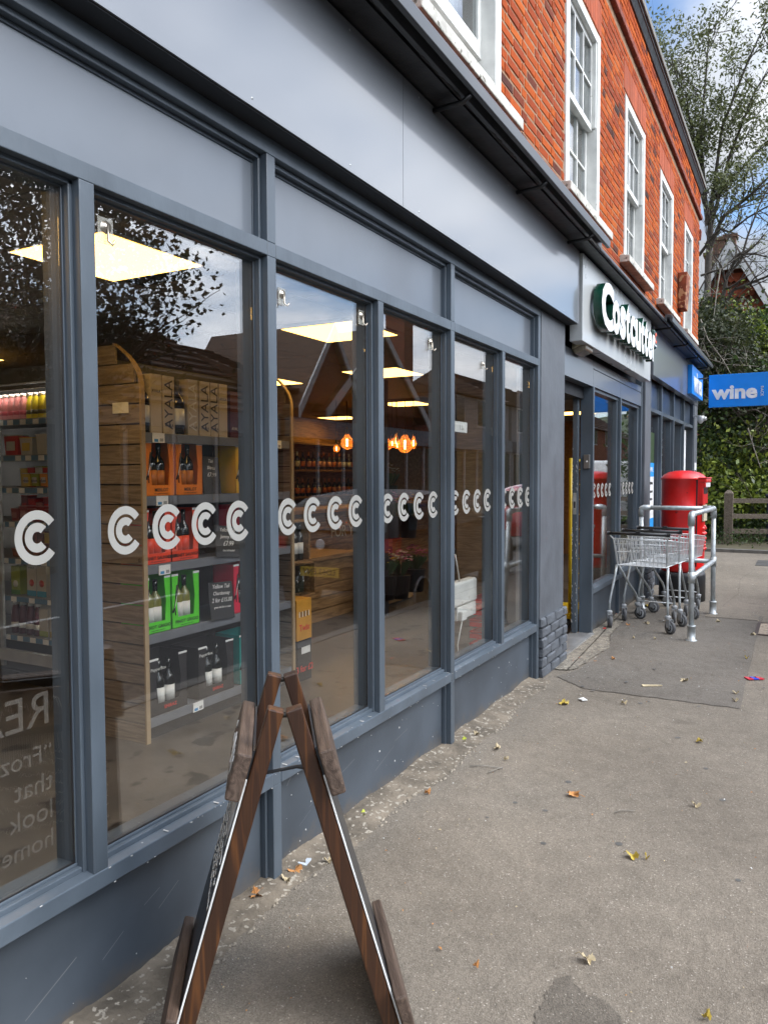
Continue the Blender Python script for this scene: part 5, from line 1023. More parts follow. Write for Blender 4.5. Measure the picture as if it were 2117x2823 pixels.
MB().box(-.12, .12, -.2525, -.250, 1.27, 1.335).obj('posting_slot', BLACKP, PB); MB().box(-.13, .13, -.2785, -.275, 1.35, 1.40).obj('collection_plate', LETW, PB, (0, 0, .0))
MB().box(-.10, .10, -.252, -.2335, .95, 1.14).obj('notice_plate', flat('notice', (.6, .55, .4)), PB)
cy = MB()
for k, (x, z) in enumerate([(-.05, .86), (0, .88), (.05, .86), (-.06, .80), (.06, .80), (0, .80), (-.04, .74), (.04, .74), (0, .70), (-.05, .62), (.05, .62), (0, .66)]): cy.lathe([(.001, -.262), (.012, -.258), (.022, -.247), (.024, -.235)], (x, 0, z), 8, axis='Y')
cy.obj('royal_cypher', REDP, PB)
d_ = MB(); 
for a in (-1, 1): d_.box(a*.168-.003, a*.168+.003, -.192, -.172, .42, 1.45)
d_.obj('door_seam', BLACKP, PB)
# ================================================================== FENCE, BINS, VERGE
FE = thing('timber_fence', 'weathered timber post and rail fence in front of the hedge', 'fence', (18.0, -.30, 0))
MB().hexa([(-.085, -.085, 0), (.085, -.085, 0), (.085, .085, 0), (-.085, .085, 0), (-.085, -.085, 1.09), (.085, -.085, 1.09), (.085, .085, 1.09), (-.085, .085, 1.09)]).hexa([(-.085, -.085, 1.09), (.085, -.085, 1.09), (.085, .085, 1.09), (-.085, .085, 1.09), (-.03, -.03, 1.16), (.03, -.03, 1.16), (.03, .03, 1.16), (-.03, .03, 1.16)]).obj('post', FENCEW, FE)
for px_, py_ in ((1.2, -1.25), (1.3, -2.6)): MB().box(-.08, .08, -.08, .08, 0, 1.1).obj('post', FENCEW, FE, (px_, py_, 0))
for z in (.93, .60, .28):
    MB().hexa([(.0, -.08, z-.05), (.06, -.08, z-.05), (1.0, -2.7, z-.05), (.94, -2.7, z-.05), (.0, -.08, z+.05), (.06, -.08, z+.05), (1.0, -2.7, z+.05), (.94, -2.7, z+.05)]).obj('rail', FENCEW, FE)
BN = thing('litter_bin', 'dark navy litter bin at the right edge by the fence', 'bin', (18.9, -1.28, 0)); MB().box(-.25, .25, -.28, .28, .04, 1.0).box(-.28, .28, -.31, .31, 1.0, 1.06).obj('bin_body', flat('navy_bin', (.010, .014, .035), .35), BN, bevel=.02); MB().box(-.251, -.25, -.2, .2, .7, .85).obj('bin_opening', BLACKP, BN)
setp(MB().box(16.1, 16.25, -2.2, 3, -.05, .06).obj('kerb', MATS['kerb_stone']), kind='structure')
setp(gridmesh(16.25, 60, -2.2, 30, 50, 40, lambda x, y: .03+.04*math.sin(x*1.3)*math.cos(y*1.7)+max(0, (x-19))*.05).obj('verge', mat('leaf_litter_soil', (.07, .055, .035), .95, .5, 4, col2=(.10, .09, .045))), kind='structure')
# ================================================================== FOLIAGE
def leafmat(name, a, b, rough=.45):
    if name in MATS: return MATS[name]
    m = bpy.data.materials.new(name); m.use_nodes = True; t = m.node_tree; l = t.links.new; p = t.nodes['Principled BSDF']; nn = t.nodes.new
    at = nn('ShaderNodeAttribute'); at.attribute_name = 'rnd'; rp = nn('ShaderNodeValToRGB'); l(at.outputs['Fac'], rp.inputs[0]); rp.color_ramp.elements[0].color = (*a, 1); rp.color_ramp.elements[1].color = (*b, 1); l(rp.outputs[0], p.inputs['Base Color']); p.inputs['Roughness'].default_value = rough
    tl = nn('ShaderNodeBsdfTranslucent'); l(rp.outputs[0], tl.inputs[0]); mx = nn('ShaderNodeMixShader'); mx.inputs[0].default_value = .3; l(p.outputs[0], mx.inputs[1]); l(tl.outputs[0], mx.inputs[2]); l(mx.outputs[0], t.nodes['Material Output'].inputs[0]); MATS[name] = m; return m
def leaves(pts, size, m, name, parent=None, droop=.3, ratio=.5, rng=RNG, **k):
    n = len(pts); P = np.asarray(pts); a = rng.normal(size=(n, 3)); a[:, 2] -= droop; a /= np.linalg.norm(a, axis=1)[:, None]; c = np.cross(a, rng.normal(size=(n, 3))); c /= np.linalg.norm(c, axis=1)[:, None]; nn_ = np.cross(a, c)
    s = size*rng.uniform(.6, 1.35, (n, 1)); V = np.stack([P, P+a*s*.5+c*s*ratio*.5+nn_*s*.07, P+a*s, P+a*s*.5-c*s*ratio*.5+nn_*s*.07], 1).reshape(-1, 3)
    F = np.arange(n*4).reshape(-1, 4); me = bpy.data.meshes.new(name); me.vertices.add(n*4); me.vertices.foreach_set('co', V.ravel()); me.loops.add(n*4); me.loops.foreach_set('vertex_index', F.ravel()); me.polygons.add(n); me.polygons.foreach_set('loop_start', np.arange(0, n*4, 4)); me.polygons.foreach_set('loop_total', np.full(n, 4))
    me.update(calc_edges=True); me.materials.append(m); at = me.attributes.new('rnd', 'FLOAT', 'FACE'); at.data.foreach_set('value', rng.random(n)); return link(me, name, parent, **k)
BARK = mat('bark', (.075, .062, .052), .9, .3, 12, bump=.5); BARKL = mat('pale_bark', (.26, .235, .20), .9, .25, 14, bump=.4)
def branch(mb, p, d, L0, r, depth, rng, tips, up=.08, spread=.55, wob=.16, twig=True, kids=(2, 4)):
    p = Vector(p); d = Vector(d).normalized(); pts = [p.copy()]; n = 5
    for i in range(n):
        d = (d+Vector((rng.uniform(-wob, wob), rng.uniform(-wob, wob), rng.uniform(-wob, wob)+up*.4))).normalized(); p = p+d*L0/n; pts.append(p.copy())
    rs = [r*(1-.55*i/n) for i in range(n+1)]; mb.tube(pts, rs, 6 if r > .02 else 4, cap=False)
    if depth == 0: tips += pts[1:]; return
    for k in range(rng.randint(*kids)):
        i = rng.randint(1, n); b = pts[i]; ax = Vector((rng.gauss(0, 1), rng.gauss(0, 1), rng.gauss(0, 1))).normalized()
        nd = (d+ax*spread+Vector((0, 0, up))).normalized(); branch(mb, b, nd, L0*rng.uniform(.5, .78), rs[i]*.62, depth-1, rng, tips, up, spread, wob, twig, kids)
def around(tips, per, rad_, rng=RNG):
    T = np.array([tuple(t) for t in tips]); P = np.repeat(T, per, 0)+rng.normal(scale=rad_, size=(len(T)*per, 3)); return P
LF1 = leafmat('olive_leaf', (.075, .092, .034), (.20, .22, .080)); LF2 = leafmat('ivy_leaf', (.018, .040, .012), (.085, .14, .032)); LF3 = leafmat('light_leaf', (.13, .19, .03), (.32, .38, .06)); LF4 = leafmat('hedge_leaf', (.02, .032, .014), (.075, .085, .03))
rg = random.Random(11)
# tall leafy tree behind the building: limbs laid out in the world, twigs grown at random
T1_ = thing('tree', 'tall loosely leaved tree rising behind the far end of the brick building', 'tree', (21.0, 3.4, 0)); mb = MB(); tips = []
def W3(u, v, D): return Vector(pixd(u, v, D))
base = W3(2010, 1250, 22); base.z = 0
o0 = Vector((21.0, 3.4, 0))
def rel(ps): return [p-o0 for p in ps]
trunk = [Vector((21.0, 3.4, 0)), Vector((21.05, 3.35, 2.5)), W3(1945, 880, 22), W3(1960, 560, 22)]
mb.tube(rel(trunk), [.14, .12, .10, .08], 10, cap=False)
limbs = [([W3(1950, 700, 22), W3(1990, 600, 21.6), W3(2060, 545, 21.0), W3(2125, 480, 20.5)], .07), ([W3(1950, 620, 22), W3(1925, 430, 22.2), W3(1900, 330, 22.3), W3(1850, 160, 22.4)], .06), ([W3(1950, 620, 22), W3(1930, 380, 22), W3(1945, 210, 22), W3(1955, 60, 22)], .055),
         ([W3(1955, 600, 22), W3(1990, 350, 21.7), W3(2060, 170, 21.2), W3(2110, 60, 21)], .055), ([W3(1955, 640, 22), W3(2010, 430, 21.5), W3(2080, 250, 21), W3(2150, 150, 20.6)], .055), ([W3(1940, 560, 22), W3(1900, 400, 22.4), W3(1850, 300, 22.6), W3(1800, 200, 22.8)], .05),
         ([W3(1955, 560, 22), W3(2030, 480, 21.5), W3(2100, 400, 21.2), W3(2170, 350, 20.8)], .05), ([W3(1935, 500, 22), W3(1890, 440, 22.3), W3(1850, 420, 22.6), W3(1810, 330, 22.8)], .05)]
for ps, r in limbs:
    mb.tube(rel(ps), [r, r*.75, r*.5, r*.28], 7, cap=False)
    for a, b in zip(ps, ps[1:]):
        for k in range(5):
            q = a.lerp(b, rg.random()); dr = (b-a).normalized()+Vector((rg.gauss(0, .5), rg.gauss(0, .5), rg.gauss(0, .4)))
            branch(mb, q-o0, dr, rg.uniform(.7, 1.3), r*.3, 2, rg, tips, .12, .6, .18, kids=(2, 3))
mb.obj('trunk', BARK, T1_)
tips2 = [t for t in tips if rg.random() < .55]
leaves(around(tips2, 6, .12), .11, LF1, 'crown', T1_, ratio=.42)
dense = [W3(u, v, D)-o0 for u, v, D in [(1915, 330, 22), (1930, 360, 22), (1895, 300, 22.3), (1910, 400, 22), (1960, 330, 21.8), (1990, 260, 21.6), (1850, 180, 22.5), (1840, 130, 22.6), (1885, 90, 22.4), (1805, 70, 22.8), (1970, 120, 21.9), (2040, 290, 21.3), (2090, 370, 21), (2010, 380, 21.4), (1960, 420, 21.8), (2060, 440, 21.2), (1880, 230, 22.4), (1840, 230, 22.6), (1930, 420, 22)]]
cl = []
for c in dense:
    for k in range(34):
        cl.append(tuple(Vector(c)+Vector((rg.gauss(0, .30), rg.gauss(0, .35), rg.gauss(0, .26)))))
leaves(around(cl, 4, .08), .115, LF1, 'crown', T1_, ratio=.42)
# bare, paler branched tree in front of the far house
T2_ = thing('bare_tree', 'mostly bare tree with twisting pale branches in front of the gabled house', 'tree', (20.0, 1.55, 0)); mb = MB(); tips = []; o0 = Vector((20.0, 1.55, 0))
for ps, r in [([Vector((20, 1.55, 0)), W3(1985, 1180, 19.5), W3(1975, 980, 19.5), W3(1985, 860, 19.3), W3(2003, 760, 19.2), W3(2035, 700, 19)], .085), ([W3(1985, 860, 19.3), W3(2020, 800, 19.2), W3(2080, 775, 18.8), W3(2160, 745, 18.3)], .05), ([W3(1925, 705, 20), W3(1955, 665, 19.8), W3(1985, 630, 19.6), W3(2010, 640, 19.4), W3(2060, 600, 19), W3(2130, 560, 18.6)], .045),
              ([W3(2003, 760, 19.2), W3(2040, 720, 19), W3(2060, 650, 18.8), W3(2090, 570, 18.6), W3(2120, 510, 18.5)], .035), ([W3(1930, 760, 19.6), W3(1990, 740, 19.4), W3(2035, 700, 19)], .03), ([W3(2035, 700, 19), W3(2080, 700, 18.7), W3(2140, 715, 18.4)], .03), ([W3(1960, 830, 19.3), W3(1970, 780, 19.2), W3(1975, 720, 19.2), W3(1968, 680, 19.2)], .018),
              ([W3(1920, 930, 18), W3(1960, 960, 17.6), W3(2010, 1000, 17.2), W3(2060, 1040, 17)], .015), ([W3(1930, 900, 18), W3(1975, 950, 17.6), W3(2040, 965, 17.2), W3(2120, 985, 17)], .014), ([W3(1945, 1180, 18), W3(2010, 1140, 17.7), W3(2080, 1130, 17.2), W3(2140, 1160, 17)], .04), ([W3(2040, 1330, 18), W3(2070, 1250, 17.8), W3(2100, 1190, 17.5), W3(2130, 1130, 17.3)], .045), ([W3(1965, 1000, 17.5), W3(2020, 1130, 17.4), W3(2075, 1190, 17.2)], .012)]:
    n = len(ps); mb.tube([p-o0 for p in ps], [r*(1-.6*i/(n-1)) for i in range(n)], 7, cap=False)
    for a, b in zip(ps[(1 if r > .06 else 0):], ps[(2 if r > .06 else 1):]):
        for k in range(4 if r > .02 else 2):
            q = a.lerp(b, rg.random()); dr = (b-a).normalized()*.7+Vector((rg.gauss(0, .6), rg.gauss(0, .6), rg.gauss(0.1, .5))); branch(mb, q-o0, dr, rg.uniform(.4, 1.0), max(.008, r*.35), 2, rg, tips, .05, .7, .3, kids=(1, 3))
mb.obj('trunk', BARK, T2_); 
leaves(around([t for t in tips if rg.random() < .10], 3, .05), .085, LF1, 'crown', T2_, ratio=.4)
mbp = MB()
for ps in ([W3(1928, 925, 17.9), W3(1955, 990, 17.5), W3(2000, 1005, 17.3), W3(2090, 1010, 17)], [W3(1930, 880, 17.5), W3(1950, 935, 17.4), W3(1990, 990, 17.2), W3(2030, 1060, 17)], [W3(1985, 740, 18), W3(1975, 800, 18), W3(1968, 860, 17.9), W3(1962, 900, 17.9)], [W3(2060, 1180, 17), W3(2075, 1230, 17), W3(2095, 1290, 17)]):
    mbp.tube([p-o0 for p in ps], [.016, .013, .010, .006][:len(ps)], 6, cap=False)
    for k in range(7): q = ps[k % (len(ps)-1)].lerp(ps[k % (len(ps)-1)+1], rg.random()); branch(mbp, q-o0, (rg.gauss(0, 1), rg.gauss(0, 1), rg.gauss(0, .6)), .6, .006, 1, rg, [], .0, .6, .25)
mbp.obj('pale_branch', BARKL, T2_)
# hedge / ivy bank behind
def bank(n, boxes, size, m, name, label, density=None, seed=3):
    rng = np.random.default_rng(seed); P = []
    for (u0, u1, v0, v1, D0, D1, cnt) in boxes:
        c = cnt//34; U = rng.uniform(u0, u1, c); V_ = rng.uniform(v0, v1, c); D = rng.uniform(D0, D1, c)
        for a, b, d in zip(U, V_, D):
            p = pixd(a, b, d); s = rng.uniform(.12, .42); P.append(p+rng.normal(scale=(s, s, s*.8), size=(34, 3)))
    P = np.concatenate(P); P = P[P[:, 2] > .05]
    keep = ~((P[:, 0] < 15.3) & (P[:, 1] > -.4)); P = P[keep]
    o = P.mean(0); o[2] = 0; t = thing(name, label, 'hedge', tuple(o)); leaves(P-o, size, m, 'foliage', t, rng=rng, ratio=.6, kind='stuff'); return t
bank(0, [(1925, 2250, 1010, 1500, 17.5, 23, 42000), (1925, 2250, 950, 1100, 20, 24, 13000), (2070, 2260, 890, 1040, 19, 22, 8000)], .115, LF2, 'ivy_hedge', 'dark ivy covered hedge bank behind the fence', seed=4)
bank(0, [(1930, 2050, 880, 1060, 17.6, 20, 8500), (1940, 2200, 1030, 1130, 17.5, 20, 8500), (1930, 1960, 830, 930, 18.5, 20, 1500), (1985, 2030, 880, 950, 20, 21, 2000)], .10, LF4, 'shrub', 'olive green shrub beside the building corner under the bare tree', seed=5)
bank(0, [(2085, 2250, 900, 1030, 18.5, 20, 5000), (1985, 2030, 870, 940, 19.5, 20.5, 1300), (1940, 2120, 1330, 1400, 17.3, 17.9, 1400), (1930, 2200, 1180, 1330, 17.3, 18.3, 1500)], .115, LF3, 'climbing_ivy', 'lighter green climbing ivy on the hedge at the right edge', seed=6)
bank(0, [(1960, 2240, 1490, 1535, 15.8, 17.6, 6500)], .05, LF2, 'ground_cover', 'low creeping plants along the kerb under the fence', seed=7)
# twigs inside the bank and dark soil mound
tw = MB(); tt = []
for k in range(46): q = W3(rg.uniform(1935, 2200), rg.uniform(1000, 1450), rg.uniform(17.2, 19)); branch(tw, q, (rg.gauss(0, 1), rg.gauss(0, 1), rg.gauss(.3, .6)), rg.uniform(.6, 1.4), rg.uniform(.008, .016), 1, rg, tt, .05, .6, .25)
setp(tw.obj('hedge_twigs', BARK), label='bare twigs poking out of the dark ivy hedge', cat='twigs', kind='stuff')
# ================================================================== HOUSE BEHIND THE TREES
HO = thing('gabled_house', 'red tile hung house with white bargeboards and brick chimneys behind the trees', 'house', (0, 0, 0))
HD_ = 34; ce = pixd(2012, 900, HD_); hx = ce[0]; A_ = pixd(2012, 665, HD_); zr = A_[2]; Lw_ = pixd(1925, 800, HD_); yl = Lw_[1]; zl = Lw_[2]; yc = A_[1]; HW = yl-yc
sl_ = (zr-zl)/HW; HWW = HW*1.55; ze = zr-sl_*HWW
HR = mat('hung_tile_red', (.30, .065, .028), .85, .2, 9, rand=.3); HWH = mat('bargeboard_white', (.55, .55, .56), .5); ROOFM = mat('roof_tile_dark', (.085, .065, .055), .9, .3, 6, bump=.5)
MB().hexa([(hx+.5, yc-HWW*.9, 0), (hx+9, yc-HWW*.9, 0), (hx+9, yc+HWW*.9, 0), (hx+.5, yc+HWW*.9, 0), (hx+.5, yc-HWW*.9, ze), (hx+9, yc-HWW*.9, ze), (hx+9, yc+HWW*.9, ze), (hx+.5, yc+HWW*.9, ze)]).add([(hx+.5, yc-HWW*.9, ze), (hx+.5, yc+HWW*.9, ze), (hx+.5, yc, zr-.2)], [(0, 1, 2)]).obj('wall', mat('house_wall', (.16, .05, .032), .9), HO)
for s in (-1, 1):
    a0, a1 = (yc, zr), (yc+s*HWW, ze)
    MB().hexa([(hx-.1, a0[0], a0[1]+.05), (hx+9, a0[0], a0[1]+.05), (hx+9, a1[0], a1[1]+.05), (hx-.1, a1[0], a1[1]+.05), (hx-.1, a0[0], a0[1]+.22), (hx+9, a0[0], a0[1]+.22), (hx+9, a1[0], a1[1]+.22), (hx-.1, a1[0], a1[1]+.22)]).obj('roof', ROOFM, HO)
    MB().hexa([(hx-.16, a0[0], a0[1]-.40), (hx-.10, a0[0], a0[1]-.40), (hx-.10, a1[0], a1[1]-.40), (hx-.16, a1[0], a1[1]-.40), (hx-.16, a0[0], a0[1]+.06), (hx-.10, a0[0], a0[1]+.06), (hx-.10, a1[0], a1[1]+.06), (hx-.16, a1[0], a1[1]+.06)]).obj('bargeboard', HWH, HO)
MB().hexa([(hx-.02, yc-.9, zr-1.25), (hx+.1, yc-.9, zr-1.25), (hx+.1, yc+.9, zr-1.25), (hx-.02, yc+.9, zr-1.25), (hx-.02, yc-.05, zr-.35), (hx+.1, yc-.05, zr-.35), (hx+.1, yc+.05, zr-.35), (hx-.02, yc+.05, zr-.35)]).obj('gable_panel', HWH, HO)
tm = MB().add([(0, -.115, .24), (0, .115, .24), (0, .115, .09), (0, 0, 0), (0, -.115, .09), (.03, -.115, .24), (.03, .115, .24), (.03, .115, .09), (.03, 0, 0), (.03, -.115, .09)], [(0, 1, 2, 3, 4), (0, 5, 6, 1), (4, 3, 8, 9), (3, 2, 7, 8)]).mesh('tile', [HR])
zz = zr-1.6; row = 0; nt_ = 0
while zz > .6*ze and nt_ < 290:
    hw_ = min((zr-zz)/sl_-.35, HWW*.85); y = yc-hw_+(.115 if row % 2 else 0)
    while y < yc+hw_ and nt_ < 290:
        if row % 4 < 2: link(tm, 'tile', HO, (hx+.38-.03*(row % 2), y, zz)); nt_ += 1
        y += .235
    zz -= .17; row += 1
for (u, v0, v1, w, nm) in [(1980, 660, 740, .5, 0), (1960, 700, 760, .55, 1), (2012, 650, 690, .5, 0)]:
    p = pixd(u, v1, HD_+3); q = pixd(u, v0, HD_+3); MB().box(p[0]-.3, p[0]+.3, p[1]-w/2, p[1]+w/2, p[2]-.8, q[2]-.15).box(p[0]-.36, p[0]+.36, p[1]-w/2-.08, p[1]+w/2+.08, q[2]-.15, q[2]).obj('chimney', mat('chimney_brick', (.14, .075, .05), .9, .3, 8), HO)
# ================================================================== THE OTHER SIDE OF THE STREET (seen in the glass)
STW = mat('render_grey', (.32, .32, .33), .8); STB = mat('street_brick', (.20, .065, .038), .9, .25, 5); STR = mat('street_roof', (.105, .062, .042), .9, .4, 3, stretch=(1, 1, 5), bump=.5); STWIN = mat('street_window', (.03, .035, .045), .1); FS = mat('street_fascia', (.22, .24, .28), .5)
def terrace(x0, x1, eave, ridge, wallm, label, shop=True, gables=(), y=-12.2, dep=9, chim=(), win=3):
    t = thing('street_house', label, 'house', (x0, y, 0)); w = x1-x0
    MB().box(0, w, -dep, 0, 0, eave).obj('wall', wallm, t)
    MB().add([(-.2, .3, eave), (w+.2, .3, eave), (w+.2, -dep/2, ridge), (-.2, -dep/2, ridge), (w+.2, -dep-.3, eave), (-.2, -dep-.3, eave)], [(0, 1, 2, 3), (3, 2, 4, 5), (0, 3, 5), (1, 4, 2)]).obj('roof', STR, t)
    n = int(w/.28); 
    mb = MB()
    for k in range(11): f = k/11; mb.box(-.2, w+.2, .3-(dep/2+.3)*f-.02, .3-(dep/2+.3)*f+.04, eave+(ridge-eave)*f+.00, eave+(ridge-eave)*f+.07)
    mb.obj('roof_course', STR, t)
    if shop:
        MB().box(.1, w-.1, 0, .25, 2.7, 3.3).obj('fascia', FS, t)
        for k in range(max(2, int(w/1.6))): MB().box(.4+k*1.6, 1.7+k*1.6, .02, .06, .6, 2.6).obj('shop_window', STWIN, t); MB().box(1.75+k*1.6, 1.85+k*1.6, .02, .12, 0, 2.7).obj('pilaster', HWH, t)
    else:
        for k in range(win): MB().box(.8+k*w/win, 1.8+k*w/win, .0, .05, 1.0, 2.4).obj('window', STWIN, t); MB().box(.7+k*w/win, 1.9+k*w/win, -.01, .02, .9, 2.5).obj('window_frame', HWH, t)
    if eave > 4.6:
        for k in range(win): MB().box(.9+k*w/win, 1.9+k*w/win, .03, .06, 3.9, 5.1).obj('window', STWIN, t); MB().box(.8+k*w/win, 2.0+k*w/win, -.01, .03, 3.8, 5.2).obj('window_frame', HWH, t)
    for gx_, gw, gh, gm in gables:
        MB().add([(gx_-gw, .35, eave-.3), (gx_+gw, .35, eave-.3), (gx_, .35, gh), (gx_-gw, -3, eave-.3), (gx_+gw, -3, eave-.3), (gx_, -dep/2, gh)], [(0, 1, 2)]).obj('gable_wall', gm, t)
        MB().add([(gx_-gw-.3, .6, eave-.55), (gx_, .6, gh+.12), (gx_, -dep/2, gh+.12), (gx_-gw-.3, -dep/2, eave-.55), (gx_+gw+.3, .6, eave-.55), (gx_+gw+.3, -dep/2, eave-.55)], [(0, 1, 2, 3), (1, 4, 5, 2)]).obj('roof', STR, t)
        for s in (-1, 1): MB().hexa([(gx_, .60, gh-.20), (gx_, .66, gh-.20), (gx_+s*(gw+.3), .66, eave-.85), (gx_+s*(gw+.3), .60, eave-.85), (gx_, .60, gh+.10), (gx_, .66, gh+.10), (gx_+s*(gw+.3), .66, eave-.5), (gx_+s*(gw+.3), .60, eave-.5)]).obj('bargeboard', HWH, t)
    for cx_, cw, ct, cy_ in chim:
        MB().box(cx_-cw, cx_+cw, cy_-.45, cy_+.45, ridge-2.5, ct).box(cx_-cw-.08, cx_+cw+.08, cy_-.53, cy_+.53, ct-.35, ct-.15).obj('chimney', STB, t)
        for q in (-.4, .4): MB().lathe([(.12, ct), (.10, ct+.35), (.13, ct+.4)], (cx_+q*cw, cy_, 0), 10).obj('chimney_pot', MATS['hung_tile_red'], t)
    return t
terrace(-6, 9.2, 3.1, 6.0, STW, 'low pale shop across the street left of the tree', chim=())
terrace(9.6, 19.0, 3.25, 6.1, STW, 'long low tiled building across the street with a pale shop front', chim=())
terrace(19.4, 31.4, 4.1, 5.9, STB, 'brick gabled house across the street with tall brick chimney', gables=((2.0, 1.7, 6.3, STB), (5.4, 3.6, 6.7, STB)), chim=((10.9, .42, 11.6, -1.6),))
terrace(31.8, 40, 5.2, 6.4, STW, 'pale rendered two storey house across the street', chim=())
terrace(40.5, 52, 5.2, 7.6, STW, 'grey rendered terrace further along the street', chim=(), win=4)
terrace(56, 68, 5.0, 7.8, STB, 'distant red brick house beyond the pale terrace', shop=False, y=-12.5, chim=((5, .6, 9.4, -4),))
terrace(75, 92, 5.2, 8.2, STB, 'farthest red brick house near the wooded hill', shop=False, y=-15, chim=((5, .6, 9.6, -4),))
hd = MB().box(0, 14, -1, 0, 0, 2.4).obj('clipped_hedge', mat('clipped_hedge', (.035, .05, .016), .9, .4, 14, bump=1, bscale=30), None, (53, -11.5, 0), label='clipped green hedge far along the opposite pavement', cat='hedge')
HL = gridmesh(120, 520, -230, 160, 50, 50, lambda x, y: -1+36*math.exp(-((x-300)/95)**2)*(.7+.3*math.sin(y*.02+1))+1.8*math.sin(x*.35)*math.sin(y*.31)); setp(HL.obj('wooded_hill', mat('hill_wood', (.028, .042, .016), .95, .5, .22, bump=1, bscale=.8, thr=(.4, .6))), kind='structure')
# street tree seen mirrored in the first two panes
ST = thing('street_tree', 'large dark broadleaf tree across the road mirrored in the left panes', 'tree', (8.7, -10.4, 0)); mb = MB(); tips = []
mb.tube([(0, 0, 0), (.1, 0, 1.4), (0, .1, 2.6)], [.35, .28, .24], 10, cap=False)
for k in range(11): a = k*.57; branch(mb, (0, .05, 2.2+.1*k), (math.cos(a), math.sin(a), .65+.05*k), 2.2, .11, 2, rg, tips, .08, .6, .15, kids=(3, 4))
mb.obj('trunk', BARK, ST); pp = []
for k in range(330):
    a = rg.uniform(0, 6.28); q = rg.uniform(.1, 1)**.5; h_ = rg.uniform(0, 1); R3 = 3.3*math.sqrt(max(.05, 1-(2*h_-1)**2)); c = Vector((q*R3*math.cos(a), q*R3*math.sin(a), 3.1+3.7*h_))
    for m_ in range(70): pp.append(tuple(c+Vector((rg.gauss(0, .30), rg.gauss(0, .30), rg.gauss(0, .24)))))
pp = np.array(pp); leaves(np.concatenate([pp, around(tips, 3, .2)]), .12, leafmat('dark_tree_leaf', (.012, .018, .008), (.045, .05, .02)), 'crown', ST, ratio=.6)
